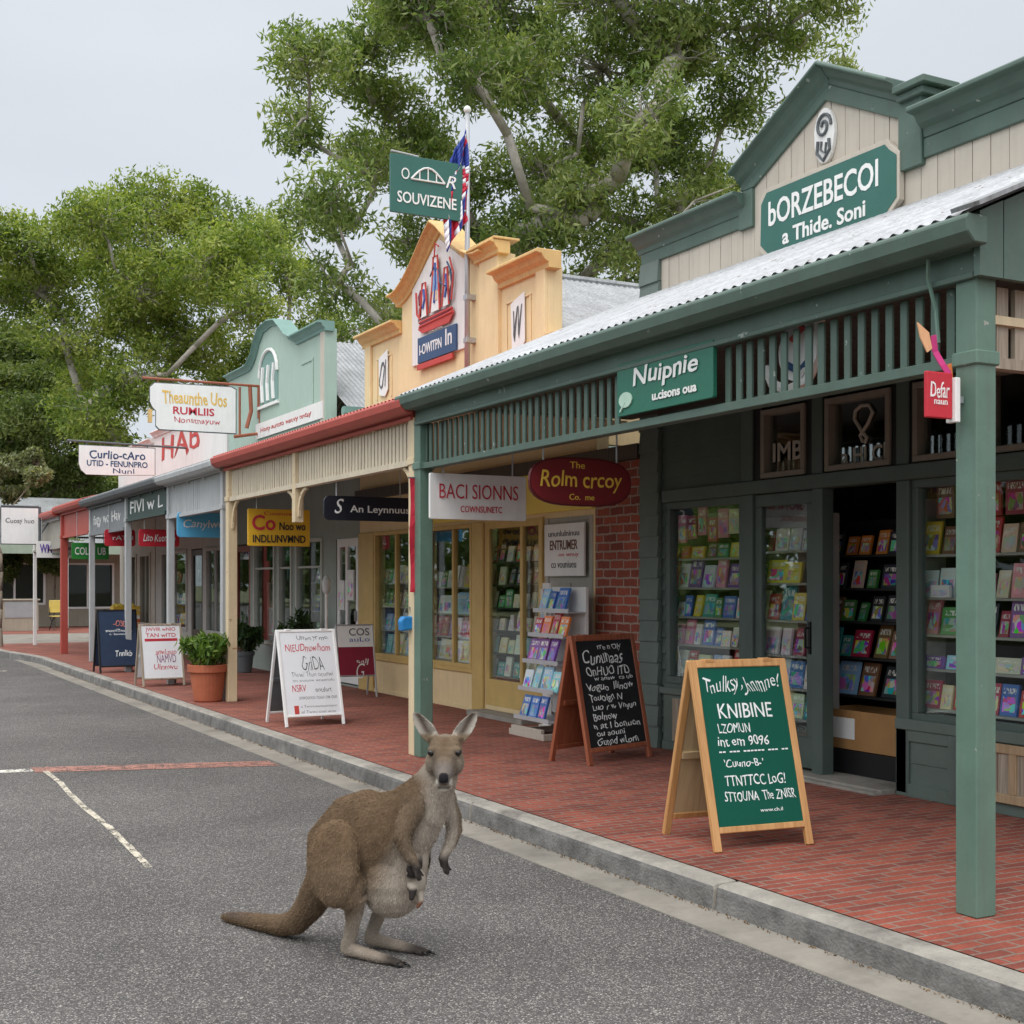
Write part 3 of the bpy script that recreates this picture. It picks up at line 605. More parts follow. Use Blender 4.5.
for i in range(5): mb.box(WX - .052, WX - .032, 9.0 + i * .12, 9.115 + i * .12, .09, .47)
mb.build('raw_board_panel', paleboard, B)
mb = MB(); mb.box(WX - .10, WX - .06, 6.20, 6.28, .0, .46); mb.build('downpipe', greyd_p, B, bev=.01)
hf = MB(); hf.box(WX - .065, WX - .03, 5.35, 6.12, .40, .46).box(WX - .065, WX - .03, 5.35, 6.12, .08, .14).box(WX - .065, WX - .03, 6.05, 6.12, .14, .40).box(WX - .065, WX - .03, 5.80, 5.86, .14, .40).box(WX - .065, WX - .03, 5.35, 5.42, .14, .40)
h = hf.build('hatch', wood('hatch_timber', (.30, .20, .11), (.42, .30, .18)), B, bev=.004)
mb = MB()
for i in range(7): mb.box(WX - .05, WX - .034, 5.42 + i * .09, 5.505 + i * .09, .14, .40)
mb.build('panel', paleboard, h)
window(B, WX, 8.62, 9.74, .60, 2.225, green_dk, .06, proud=.02)
window(B, WX, 4.95, 6.74, .53, 2.225, green_dk, .06, proud=.02)
tf = M('transom_frame', (.22, .19, .15), .6, .12, 5)
for a, b_ in ((7.83, 8.36), (6.92, 7.60), (6.18, 6.70), (5.3, 6.06)): window(B, WX - .01, a, b_, 2.345, 2.90, tf, .045, name='transom_window', proud=.045)
for a, b_ in ((8.36, 8.47), (7.75, 7.83), (6.86, 6.92), (7.60, 7.63), (6.70, 6.74), (6.06, 6.18)): MB().box(WX - .03, WX + .05, a, b_, 2.335, 2.93).build('transom_post', black_p, B)
# glazed door leaf and the open doorway
d = MB(); d.box(WX - .02, WX + .03, 7.75, 8.47, .06, .30).box(WX - .02, WX + .03, 7.75, 8.47, 2.12, 2.22).box(WX - .02, WX + .03, 7.75, 7.84, .30, 2.12).box(WX - .02, WX + .03, 8.39, 8.47, .30, 2.12)
do = d.build('door', green_dk, B, bev=.005); MB().box(WX + .003, WX + .009, 7.83, 8.40, .29, 2.13).build('pane', glass, do)
MB().box(WX - .035, WX - .02, 7.78, 7.81, .95, 1.20).bar((WX - .07, 7.795, 1.00), (WX - .07, 7.795, 1.15), .015).bar((WX - .07, 7.795, 1.0), (WX - .02, 7.795, 1.0), .012).bar((WX - .07, 7.795, 1.15), (WX - .02, 7.795, 1.15), .012).build('handle', black_p, do)
MB().box(WX - .18, WX + .25, 6.87, 8.46, -.02, .035).box(WX - .24, WX - .18, 6.87, 8.46, -.02, .02).build('threshold', conc, B, bev=.006)
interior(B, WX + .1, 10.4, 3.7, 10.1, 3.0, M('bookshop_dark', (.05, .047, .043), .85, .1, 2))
# parapet: cream boards cut to the pediment outline, green cornices
def top_z(y):
    if 6.83 <= y <= 8.52: return 4.90 + (5.33 - 4.90) * (1 - abs(y - 7.64) / (.88 if y > 7.64 else .81))
    return 4.72
par = MB(); y = 3.6; rgp = random.Random(3)
while y < 9.78:
    y2 = min(y + .152, 9.80); e = .006
    q = .004 * rgp.random()
    for a, b_ in ((y, y2),):
        cut = [c for c in (6.83, 7.64, 8.52) if a + .001 < c < b_ - .001]; pts = [a] + cut + [b_]
        for u, v_ in zip(pts[:-1], pts[1:]):
            t0, t1 = top_z(u + 1e-4), top_z(v_ - 1e-4)
            par.prism([(u + (e if u == a else 0), 3.80), (v_, 3.80), (v_, t1 - .03), (u + (e if u == a else 0), t0 - .03)], 'x', WX - .022 - q, WX + .02)
    y = y2
par.prism([(3.6, 3.8), (9.80, 3.8), (9.80, 4.68), (8.52, 4.68), (8.52, 4.86), (7.64, 5.28), (6.84, 4.88), (6.84, 4.68), (3.6, 4.68)], 'x', WX + .021, WX + .14)
po = par.build('parapet', cream, B)
c = MB()
cornice_y(c, WX - .02, 8.56, 10.16, 4.72, .17, .17); c.box(WX - .06, WX + .14, 8.46, 8.64, 4.42, 4.735); c.box(WX - .05, WX + .14, 8.64, 10.10, 4.44, 4.548)
cornice_y(c, WX - .02, 3.5, 6.60, 4.77, .2, .19); c.box(WX - .05, WX + .14, 3.5, 6.60, 4.44, 4.576)
c.box(WX - .07, WX + .16, 6.60, 6.82, 4.40, 4.93); c.box(WX - .15, WX + .2, 6.50, 6.80, 4.93, 4.98).box(WX - .11, WX + .18, 6.55, 6.80, 4.875, 4.928)
rake_y(c, WX - .02, (8.62, 4.90), (7.55, 5.435), .17, .16); rake_y(c, WX - .02, (7.55, 5.435), (6.822, 5.06), .17, .16)
c.prism([(8.60, 4.74), (8.46, 4.74), (7.60, 5.17), (6.822, 4.78), (6.822, 4.90), (7.56, 5.28), (8.60, 4.76)], 'x', WX - .05, WX + .02)
c.build('cornice', green, po, bev=.006)
em = MB(); em.k = 0                                          # carved white scroll emblem
EY, EZ = 7.60, 4.90
em.prism([(EY + .115 * math.cos(a) * (1 if math.sin(a) > 0 else .95), EZ + .21 * math.sin(a)) for a in np.linspace(0, 6.283, 25)[:-1]], 'x', WX - .055, WX - .024)
em.k = 1
em.tube([(WX - .062, EY + r_ * math.cos(a), EZ + .07 + r_ * 1.2 * math.sin(a)) for a, r_ in zip(np.linspace(0, 9.5, 26), np.linspace(.018, .085, 26))], .013, 6)
em.tube([(WX - .062, EY + .06, EZ - .03), (WX - .062, EY + .07, EZ - .12), (WX - .062, EY, EZ - .19), (WX - .062, EY - .07, EZ - .12), (WX - .062, EY - .06, EZ - .04)], .014, 6)
em.tube([(WX - .062, EY - .03, EZ - .06), (WX - .062, EY - .02, EZ - .14), (WX - .062, EY + .03, EZ - .1), (WX - .062, EY + .02, EZ - .04)], .010, 6)
em.build('scroll_emblem', [white_p, greyd_p], po, bev=.006)
vo = verandah(B, 4.12, 10.32, green, iron, green, green, (4.20, 10.28), green_post, skip=((6.02, 7.09),), frm=green, ps=.125)
gb = MB(); xs = np.linspace(PX - .10, WX - .01, 16)
for a, b_ in zip(xs[:-1], xs[1:]):
    za, zb = [3.10 + (q - PX + .2) / (WX - PX + .2) * 1.02 for q in (a, b_)]
    gb.prism([(a, 2.86), (b_ - .006, 2.86), (b_ - .006, zb), (a, za)], 'y', 4.085, 4.12)
gb.build('gable_end', green, vo)
rb = MB(); rb.bar((PX - .22, 4.06, 3.135), (WX - .02, 4.06, 4.175), .16, .02, up=(-.43, 0, .90)); rb.build('barge_capping', iron_old, vo)
ev = MB(); ev.box(PX + .075, WX - .04, 4.19, 4.25, 2.48, 2.53)
for i, x in enumerate(np.arange(PX + .14, WX - .1, .12)): ev.box(x, x + .075, 4.205, 4.23, 2.531, 2.855)
ev.build('end_valance', paleboard, vo); MB().box(PX + .075, WX - .04, 4.185, 4.245, 2.68, 2.72).build('end_rail', cream_post, vo)
MB().tube([(PX - .13, 4.36, 3.0), (PX - .11, 4.38, 2.9), (PX - .08, 4.36, 2.75), (PX - .085, 4.34, 2.6)], .010, 6).build('drip_pipe', green_post, vo)

# ---------------------------------------------------------------- yellow shop
Y = thing('souvenir_shop', 'yellow rendered shop with curved gable parapet and red verandah roof', 'shop', (WX, 13.8, 0), world=True)
MB().box(WX - .02, WX + .2, 10.105, 10.95, 0, 2.66).build('brick_pier', brickw, Y)
MB().box(WX - .09, WX + .2, 10.105, 17.3, 2.665, 2.80).build('header_beam', dark_wood, Y)
mb = MB(); wall_with_openings(mb, WX, WX + .14, 10.955, 17.33, 0, 3.9, [(11.02, 11.98, .0, 2.18), (12.06, 13.38, .10, 2.2), (13.7, 15.02, .47, 2.2), (15.48, 16.74, .47, 2.2)])
mb.box(WX - .02, WX - .002, 12.02, 17.3, 0, .05)
mb.build('wall', yellow, Y)
for a, b_ in ((13.40, 13.68), (15.04, 15.46), (16.76, 17.3), (12.0, 12.05)): MB().box(WX - .035, WX - .002, a, b_, 0, 2.2).build('pilaster', yellow_dk, Y, bev=.006)
for a, b_ in ((13.69, 15.03), (15.47, 16.75)): MB().box(WX - .03, WX - .002, a, b_, .44, .49).build('sill', yellow_dk, Y, bev=.005)
MB().box(WX - .05, WX - .003, 10.96, 15.3, 2.24, 2.66).build('sign_band', M('yellow_band', (.84, .66, .14), .55, .06, 3), Y)
window(Y, WX, 13.7, 15.02, .49, 2.2, yellow_dk, .05, ybars=(14.25,), bw=.05)
window(Y, WX, 15.48, 16.74, .49, 2.2, yellow_dk, .05, ybars=(16.02,), bw=.05)
dm = MB(); dm.box(WX + .0, WX + .05, 12.06, 12.14, .1, 2.2).box(WX, WX + .05, 13.30, 13.38, .1, 2.2).box(WX, WX + .05, 12.14, 13.30, .1, .40).box(WX, WX + .05, 12.14, 13.30, 2.12, 2.2).box(WX - .01, WX + .045, 12.48, 12.54, .40, 2.12)
do = dm.build('door', yellow_dk, Y, bev=.005); MB().box(WX + .02, WX + .026, 12.13, 13.31, .39, 2.13).build('pane', glass, do)
MB().box(WX - .05, WX - .01, 12.60, 12.63, 1.0, 1.15).build('handle', metal_g, do)
MB().box(WX + .005, WX + .05, 11.02, 11.98, 0.02, 2.18).box(WX - .01, WX + .005, 11.02, 11.09, .02, 2.18).box(WX - .01, WX + .005, 11.91, 11.98, .02, 2.18).box(WX - .01, WX + .005, 11.09, 11.91, .02, .20).box(WX - .01, WX + .005, 11.46, 11.52, .20, 1.5).build('side_door', M('grey_cream', (.40, .38, .33), .6, .08, 3, streak=.15), Y, bev=.004)
MB().box(WX - .25, WX, 12.06, 13.38, -.02, .05).build('threshold', conc, Y)
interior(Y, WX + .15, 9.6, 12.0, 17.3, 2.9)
# parapet with curved pediment
def ped(s):       # half outline from the apex outwards: (dy, z)
    return [(0, 5.86), (.18, 5.76), (.40, 5.60), (.62, 5.44), (.85, 5.31), (1.05, 5.23), (1.20, 5.20)]
half = ped(0); C0 = 14.55
outl = [(C0 + a, b) for a, b in half[::-1]] + [(C0 - a, b) for a, b in half[1:]]
poly = [(C0 + 1.20, 3.6)] + outl + [(C0 - 1.20, 3.6)]
mb = MB(); mb.prism(poly, 'x', WX - .03, WX + .16)
mb.box(WX - .02, WX + .16, 15.752, 17.0, 3.6, 4.82); mb.box(WX - .02, WX + .16, 11.90, 13.348, 3.6, 4.85)
mb.box(WX - .07, WX + .16, 12.95, 13.42, 3.6, 5.22)
mb.box(WX - .06, WX - .02, 11.90, 12.10, 3.6, 4.82).box(WX - .06, WX - .02, 16.8, 17.0, 3.6, 4.8)
for a in (12.25, 12.55, 12.8): mb.box(WX - .036, WX - .02, a, a + .03, 4.0, 4.60)
mb.box(WX - .036, WX - .02, 12.25, 12.83, 4.60, 4.63)
for a in (16.1, 16.6): mb.box(WX - .036, WX - .02, a, a + .03, 4.0, 4.55)
mb.box(WX - .036, WX - .02, 16.1, 16.63, 4.55, 4.58)
po = mb.build('parapet', yellow, Y, bev=.006)
c = MB()
for side in (1, -1):
    pts = [(C0 + side * a, b + .10) for a, b in half] + [(C0 + side * 1.36, 5.30)]
    for P, Q in zip(pts[:-1], pts[1:]): rake_y(c, WX - .03, P, Q, .17, .15)
cornice_y(c, WX - .03, 15.76, 17.10, 4.95, .17, .17); cornice_y(c, WX - .03, 11.80, 12.945, 4.99, .19, .19)
cornice_y(c, WX - .07, 12.87, 13.48, 5.34, .14, .15); c.box(WX - .17, WX + .16, 12.85, 13.49, 5.343, 5.37)
c.build('cornice', yellow_tr, po, bev=.005)
mb = MB(); mb.box(WX - .05, WX + .16, 11.72, 11.898, 3.6, 4.12); mb.build('stub_wall', yellow_tr, po)
sgn = MB(); sgn.prism([(15.36, 4.28), (13.76, 4.28), (13.76, 5.32), (13.95, 5.40), (14.30, 5.60), (14.55, 5.74), (14.80, 5.60), (15.15, 5.38), (15.36, 5.26)], 'x', WX - .058, WX - .031); sgn.build('sign_panel', white_r, po, bev=.004)
# its iron roof: a gable with the ridge running back from the street
mb = MB(); corrugated(mb, 7.0, 13.5, (11.45, 3.90), (14.45, 5.42), axis='x'); corrugated(mb, 7.0, 13.5, (17.2, 3.98), (14.46, 5.42), axis='x')
ro = mb.build('roof', iron_old, Y)
mb = MB(); mb.tube([(6.98, 14.45, 5.43), (13.5, 14.45, 5.43)], .05, 8); mb.build('ridge_capping', iron_old, ro)
MB().box(6.96, 13, 11.62, 11.72, 2.96, 3.97).build('side_wall', yellow, Y)
verandah(Y, 10.35, 16.30, cream_post, red_iron, red_p, cream_val, (10.41, 16.20), cream_post, style='close', brk=True, pend=(13.62,), ps=.12, pitch=.084, slat=.060, frm=red_p, zg=3.04, ztop=3.92, vz=(2.58, 2.92))

# ---------------------------------------------------------------- teal shop
T = thing('teal_shop', 'pale teal shop with ogee gable parapet beyond the yellow shop', 'shop', (WX, 20.8, 0), world=True)
ops = [(17.40, 18.3, .02, 2.15), (18.85, 20.1, .45, 2.2), (20.3, 21.0, .45, 2.2), (21.2, 22.4, .45, 2.2), (22.65, 23.6, .02, 2.2)]
mb = MB(); wall_with_openings(mb, WX, WX + .14, 17.34, 23.95, 0, 3.9, ops); mb.build('wall', M('grey_green_wall', (.30, .34, .30), .65, .08, 3, streak=.15), T)
for a, b_, z0, z1 in ops[1:4]: window(T, WX, a, b_, z0, z1, M('pale_joinery', (.46, .47, .42), .5, .1, 4), .06, zbars=(1.75,))
def glazed_door(par, y0, y1, m, z0=.04, z1=2.15, mid=None):
    d = MB(); d.box(WX + .01, WX + .06, y0, y0 + .1, z0, z1).box(WX + .01, WX + .06, y1 - .1, y1, z0, z1).box(WX + .01, WX + .06, y0 + .1, y1 - .1, z0, .55).box(WX + .01, WX + .06, y0 + .1, y1 - .1, z1 - .12, z1)
    if mid: d.box(WX + .01, WX + .06, mid - .04, mid + .04, .55, z1 - .12)
    o = d.build('door', m, par, bev=.004); MB().box(WX + .03, WX + .036, y0 + .09, y1 - .09, .54, z1 - .11).build('pane', glass, o)
    MB().box(WX - .03, WX + .01, y0 + .04, y0 + .06, .95, 1.1).build('handle', metal_g, o); return o
glazed_door(T, 17.42, 18.28, white_p, mid=17.9); glazed_door(T, 22.67, 23.58, M('red_door', (.22, .05, .04), .45), z1=2.18)
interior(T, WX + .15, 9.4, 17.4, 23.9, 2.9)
tp = [(18.86, 3.6), (18.86, 5.34), (20.03, 5.34), (20.05, 5.40), (20.35, 5.50), (20.6, 5.66), (20.9, 5.83), (21.3, 5.88), (21.75, 5.84), (22.0, 5.68), (22.2, 5.46), (22.45, 5.33), (22.6, 5.30), (23.92, 5.30), (23.92, 3.6)]
mb = MB(); mb.prism(tp, 'x', WX - .03, WX + .16); mb.box(WX - .05, WX + .15, 18.66, 18.85, 3.6, 5.36)
mb.box(WX - .045, WX - .03, 19.2, 19.75, 4.25, 4.32).box(WX - .045, WX - .03, 19.2, 19.26, 4.32, 4.95).box(WX - .045, WX - .03, 19.2, 19.75, 4.95, 5.0)
po = mb.build('parapet', teal, T, bev=.006)
c = MB(); q = [(a, b + .06) for a, b in tp[2:-1]]; q[0] = (20.02, 5.44); q = [(20.02, 5.46)] + q[1:]
for P, Q in zip(q[:-1], q[1:]): rake_y(c, WX - .03, Q, P, .12, .10)
cornice_y(c, WX - .03, 18.60, 19.98, 5.46, .15, .15); c.build('cornice', teal_tr, po)
c = MB(); c.box(WX - .055, WX - .05, 18.665, 18.845, 3.7, 5.34); c.build('corner_strip', cream, po)
c = MB()                                                     # arched white ornament
c.prism([(21.95, 4.55), (20.95, 4.55), (20.95, 5.05)] + [(21.45 - .5 * math.cos(a), 5.08 + .42 * math.sin(a)) for a in np.linspace(.1, 3.04, 10)] + [(21.95, 5.05)], 'x', WX - .04, WX - .031)
c.k = 1
for a in (21.15, 21.45, 21.75): c.tube([(WX - .05, a, 4.6), (WX - .05, a + .04, 4.9), (WX - .05, a - .03, 5.2)], .035, 6)
c.tube([(WX - .05, 21.45 - .5 * math.cos(a), 5.05 + .42 * math.sin(a)) for a in np.linspace(0, 3.14, 11)], .03, 6); c.box(WX - .07, WX - .03, 20.9, 22.0, 4.50, 4.55)
c.build('arch_ornament', [teal_tr, white_p], po)
mb = MB(); corrugated(mb, 7.0, 12.5, (18.3, 4.12), (21.2, 5.66), axis='x'); corrugated(mb, 7.0, 12.5, (24, 4.12), (21.21, 5.66), axis='x'); mb.build('roof', iron_old, T)
mb = MB(); mb.box(6.97, 12.3, 18.42, 18.52, 3.0, 4.14); mb.build('side_wall', teal, T); mb = MB(); mb.box(6.9, 12.5, 18.2, 18.31, 4.03, 4.13); mb.build('gutter', teal_tr, T)
verandah(T, 16.42, 19.52, grey_p, iron_old, grey_p, grey_p, (16.5, 19.42), grey_p, style='close', ps=.10, pitch=.10, slat=.085, zg=3.02, ztop=3.72, vz=(2.50, 2.93))
vt = verandah(T, 19.55, 22.48, greyd_p, iron_old, greyd_p, M('bottle_green_board', (.03, .06, .05), .5), (22.42,), grey_p, style='solid', ps=.10, zg=3.02, ztop=3.72, vz=(2.58, 2.93))

# ---------------------------------------------------------------- far shops
def far_shop(name, label, y0, y1, wallm, parm, pz, veras, ops, roomm=None):
    s = thing(name, label, 'shop', (WX, (y0 + y1) / 2, 0), world=True)
    mb = MB(); wall_with_openings(mb, WX, WX + .14, y0, y1, 0, 3.9, ops); mb.build('wall', wallm, s)
    for a, b_, z0, z1 in ops:
        if z0 < .1: glazed_door(s, a + .02, b_ - .02, dark_wood, z1=z1 - .02)
        else: window(s, WX, a, b_, z0, z1, wallm, .07, ybars=((a + b_) / 2,))
    interior(s, WX + .15, 9.2, y0 + .1, y1 - .1, 2.9, roomm)
    po = MB().box(WX - .04, WX + .16, y0 + .02, y1 - .02, 3.6, pz).build('parapet', parm, s)
    c = MB(); cornice_y(c, WX - .04, y0, y1, pz + .06, .12, .12); c.build('cornice', parm, po)
    MB().box(WX + .17, 12, y0 + .1, y1 - .1, 3.2, 3.9).build('roof', iron_old, s)
    return s, po
F1, po1 = far_shop('white_shop', 'white rendered shop with red brush lettering on its parapet', 24.0, 30.0, M('worn_white_wall', (.42, .41, .38), .7, .1, 2, streak=.2), white_r, 4.86, 0, [(24.3, 25.6, .5, 2.2), (25.9, 26.8, .02, 2.2), (27.1, 29.4, .5, 2.2)])
rl = M('red_brush', (.50, .06, .05), .6)
v, f = text_mb('HAb', 3.2, .50, bold=.01, wob=.07, seed=3)
MB().add([(WX - .046 - c_, 27.6 - a, 4.47 + b) for a, b, c_ in v], f).build('brush_lettering', rl, po1)
vf = verandah(F1, 22.55, 25.75, greyd_p, iron_old, greyd_p, M('grey_lettered_board', (.20, .21, .22), .5), (25.7,), grey_p, style='solid', ps=.10, zg=3.02, ztop=3.72, vz=(2.45, 2.90))
verandah(F1, 25.85, 29.0, red_p, red_iron, red_p, red_p, (28.9,), red_p, style='solid', ps=.14, zg=3.05, ztop=3.75, vz=(2.50, 2.93))
F2, po2 = far_shop('cream_shop', 'low cream shop at the end of the row', 30.1, 34.0, M('cream_wall', (.45, .42, .36), .7, .1, 2, streak=.2), white_r, 4.75, 0, [(30.5, 31.6, .5, 2.2), (32, 33.4, .5, 2.2)])
verandah(F2, 29.1, 33.2, grey_p, red_iron, red_p, M('fawn_board', (.34, .32, .27), .6), (33.1,), white_p, style='solid', ps=.08, zg=3.0, ztop=3.72, vz=(2.30, 2.86))
# corner building across the side street, with its own low awning
s = thing('corner_shop', 'low fawn shop with awning across the side street', 'shop', (7.5, 47, 0), world=True)
mb = MB(); x = 3.0
for a, b_, z0, z1 in ((3.0, 4.9, 0, 2.9), (4.9, 6.9, 0, .75), (4.9, 6.9, 2.2, 2.9), (6.9, 7.4, 0, 2.9), (7.4, 9.2, 0, .6), (7.4, 9.2, 2.2, 2.9), (9.2, 16, 0, 2.9)): mb.box(a, b_, 47.0, 47.2, z0, z1)
mb.build('wall', M('fawn_wall', (.34, .30, .23), .7, .12, 1.5, streak=.2), s)
for a, b_, z0 in ((4.9, 6.9, .75), (7.4, 9.2, .6)):
    fo = MB().box(a, b_, 46.96, 47.04, z0, z0 + .07).box(a, b_, 46.96, 47.04, 2.13, 2.2).box(a, a + .07, 46.96, 47.04, z0 + .07, 2.13).box(b_ - .07, b_, 46.96, 47.04, z0 + .07, 2.13).box((a + b_) / 2 - .03, (a + b_) / 2 + .03, 46.97, 47.03, z0 + .07, 2.13).build('window', white_p, s)
    MB().box(a + .06, b_ - .06, 47.0, 47.006, z0 + .06, 2.14).build('pane', glass, fo)
MB().box(3.1, 15.9, 47.21, 50, .0, .02).box(3.1, 15.9, 50, 50.1, 0, 2.9).build('room', inter, s)
mb = MB(); corrugated(mb, 2.6, 16.2, (44.4, 2.75), (47.0, 3.1), axis='x'); ro = mb.build('awning', iron_old, s)
for x in (5.0, 7.2, 9.6): MB().box(x - .05, x + .05, 44.5, 44.6, 0, 2.74).build('post', white_p, ro)
MB().box(2.6, 16, 44.38, 44.42, 2.45, 2.74).build('fascia', M('fascia_green', (.30, .36, .28), .6), ro)
mb = MB(); mb.prism([(46.5, 3.1), (53, 3.1), (49.8, 4.6)], 'x', 2.6, 16.2); mb.build('roof', iron_old, s)
# ================================================================== signs
def rrect(x0, x1, z0, z1, r, n=5):
    o = []
    for cx, cz, a0 in ((x1 - r, z1 - r, 0), (x0 + r, z1 - r, 90), (x0 + r, z0 + r, 180), (x1 - r, z0 + r, 270)):
        for i in range(n + 1): a = R(a0 + 90 * i / n); o.append((cx + r * math.cos(a), cz + r * math.sin(a)))
    return o
def scale_poly(p, d):
    cx = sum(a for a, b in p) / len(p); cz = sum(b for a, b in p) / len(p); w_ = max(abs(a - cx) for a, b in p); h_ = max(abs(b - cz) for a, b in p)
    return [(cx + (a - cx) * (1 - d / w_), cz + (b - cz) * (1 - d / h_)) for a, b in p]
def sign(name, label, loc, wd, ht, m, lines, rz=0, shape=None, edge=None, ew=.018, hang=None, th=.03, group=None, cat='sign'):
    """board centred on loc, facing local -Y; lines in local coordinates from the centre"""
    t = thing(name, label, cat, loc, rz, group)
    p = shape or rrect(-wd / 2, wd / 2, -ht / 2, ht / 2, .012, 2)
    if edge:
        MB().prism(p, 'y', -th / 2, th / 2).build('border', edge, t, bev=.003)
        bd = MB().prism(scale_poly(p, ew), 'y', -th / 2 - .004, th / 2 + .004).build('board', m, t)
    else: bd = MB().prism(p, 'y', -th / 2, th / 2).build('board', m, t, bev=.003)
    if lines: lettering(t, [l[:6] + ({**(l[6] if len(l) > 6 else {}), 'yo': th / 2 + .005},) for l in lines])
    if hang:
        for x in (-wd * .36, wd * .36): MB().tube([(x, 0, ht * .42), (x, 0, hang - loc[2])], .007, 6).build('hanger', metal_g, t)
    return t
redlet = M('red_lettering', (.50, .03, .05), .5); blk = M('black_lettering', (.02, .02, .025), .5); blue_l = M('blue_lettering', (.05, .10, .35), .5)
sgreen = M('sign_green', (.018, .135, .085), .4, .06, 3); deep_green = M('deep_sign_green', (.03, .125, .10), .45, .07, 3, streak=.06)
H90 = -R(90)
# carved name board on the parapet
oct_ = [(-.77, .20), (-.70, .29), (.66, .29), (.70, .24), (.78, .17), (.78, -.17), (.70, -.24), (.66, -.29), (-.66, -.29), (-.78, -.17)]
sign('name_board', 'large green name board with cream moulded edge on the bookshop parapet', (WX - .055, 7.575, 4.375), 1.56, .58, deep_green,
     [('bORZEBECOI', -.03, .075, 1.22, .20, white_p, dict(bold=.016)), ('a Thide. Soni', -.01, -.145, .92, .125, white_p, dict(bold=.022))], H90, oct_, cream, .035, th=.05)
sign('fascia_sign', 'flat green sign with white brush script fixed over the verandah slats', (PX - .065, 6.56, 2.735), 1.02, .335, sgreen,
     [('Nuipnie', .03, .045, .68, .15, white_p, dict(bold=.014, wob=.03, shear=.1)), ('u.cisons oua', .13, -.085, .46, .055, white_p, dict(bold=.03))], H90)
mb = MB(); t = bpy.data.objects['fascia_sign']
mb.prism([(-.40 + .075 * math.cos(a), -.07 + .05 * math.sin(a)) for a in np.linspace(0, 6.2, 14)], 'y', -.024, -.016); mb.bar((-.40, -.02, -.08), (-.46, -.02, -.14), .012); mb.build('leaf_mark', M('pale_green_mark', (.45, .62, .50), .5), t)
sign('hanging_sign', 'white sign with dark red BACI lettering hanging beside the green corner post', (5.04, 10.06, 2.24), .93, .39, white_p,
     [('BACI SIONNS', -.0, .045, .76, .125, redlet, dict(bold=-.004)), ('COWNSUNETC', .02, -.105, .40, .055, redlet, dict(bold=.005))], hang=3.0)
ov = [(.45 * (abs(math.cos(a)) ** .62) * (1 if math.cos(a) > 0 else -1), .185 * (abs(math.sin(a)) ** .8) * (1 if math.sin(a) > 0 else -1)) for a in np.linspace(0, 6.283, 33)[:-1]]
sign('oval_sign', 'maroon oval sign with yellow script hanging under the green verandah', (5.10, 8.45, 2.265), .90, .37, M('maroon_paint', (.16, .012, .016), .4, .08, 3),
     [('Rolm crcoy', .0, .0, .72, .16, M('yellow_script', (.75, .50, .06), .5), dict(bold=.006, shear=.12, wob=.02)), ('The', -.04, .125, .13, .05, MATS['yellow_script']), ('Co.  me', .0, -.115, .22, .045, MATS['yellow_script'])], shape=ov, edge=M('maroon_edge', (.09, .008, .01), .4), ew=.015, hang=3.0)
sign('hanging_sign', 'black sign with round ends and white lettering under the red verandah', (5.02, 12.55, 2.265), .98, .25, M('ink_black', (.012, .014, .022), .4),
     [('S', -.33, .02, .10, .15, white_p, dict(bold=.0, shear=.3)), ('An Leynnuus', .12, -.015, .66, .095, white_p, dict(bold=.01))], shape=rrect(-.49, .49, -.125, .125, .06), hang=3.0)
sign('hanging_sign', 'yellow sign with dark red lettering hanging under the red verandah', (5.08, 15.7, 2.19), .80, .46, M('sign_yellow', (.72, .42, .03), .45, .06, 3),
     [('Co', -.20, .06, .30, .19, redlet, dict(bold=.02)), ('Noo wo', .17, .02, .34, .10, blk, dict(bold=.02)), ('INDLUNVMND', .0, -.14, .68, .095, blk, dict(bold=.02)), ('Cuonowuu', .05, .175, .5, .045, redlet)], hang=3.0)
sign('hanging_sign', 'sky blue sign with white script under the pale grey verandah', (4.94, 18.75, 2.34), .78, .36, M('sign_blue', (.10, .42, .68), .45, .06, 3),
     [('Canylwo', .0, .0, .60, .15, white_p, dict(wob=.03, shear=.15, bold=.004))], shape=rrect(-.39, .39, -.18, .18, .05), hang=3.0)
srd = M('sign_red', (.50, .02, .035), .45, .06, 3)
sign('hanging_sign', 'longer red sign with white script under the dark green verandah board', (4.95, 21.6, 2.24), .66, .28, srd, [('Lito Kuonom', .0, .0, .52, .12, white_p, dict(wob=.03, shear=.2, bold=.008))], shape=rrect(-.33, .33, -.14, .14, .04), hang=3.0)
sign('hanging_sign', 'smaller red sign next to it farther along under the grey board', (4.78, 23.9, 2.31), .54, .30, srd, [('rATU', .05, .0, .36, .08, white_p, dict(bold=.01))], shape=rrect(-.27, .27, -.15, .15, .05), hang=3.0)
sign('hanging_sign', 'bright green sign with pale lettering under the red boarded verandah', (4.82, 27.0, 2.14), .72, .33, M('sign_bright_green', (.02, .20, .03), .45), [('COL C UB', .0, .0, .6, .15, white_p, dict(bold=.006))], hang=3.0)
sign('hanging_sign', 'narrow white sign with purple and green marks at the far end of the verandahs', (4.70, 30.6, 2.25), .80, .37, white_p, [('WM', -.2, .02, .26, .2, M('purple_lettering', (.12, .05, .35), .5), dict(bold=.02)), ('Adg bua', .17, .03, .36, .13, blk, dict(wob=.02)), ('nowun', .14, -.1, .4, .05, M('green_lettering', (.05, .30, .1), .5))], hang=3.0)
sign('awning_sign', 'big blank white hanging board with faint script beyond the last verandah', (3.99, 30.9, 2.78), .82, .84, white_p, [('Cuoay huo', .0, .1, .6, .14, blk, dict(wob=.03))], edge=greyd_p, ew=.02)
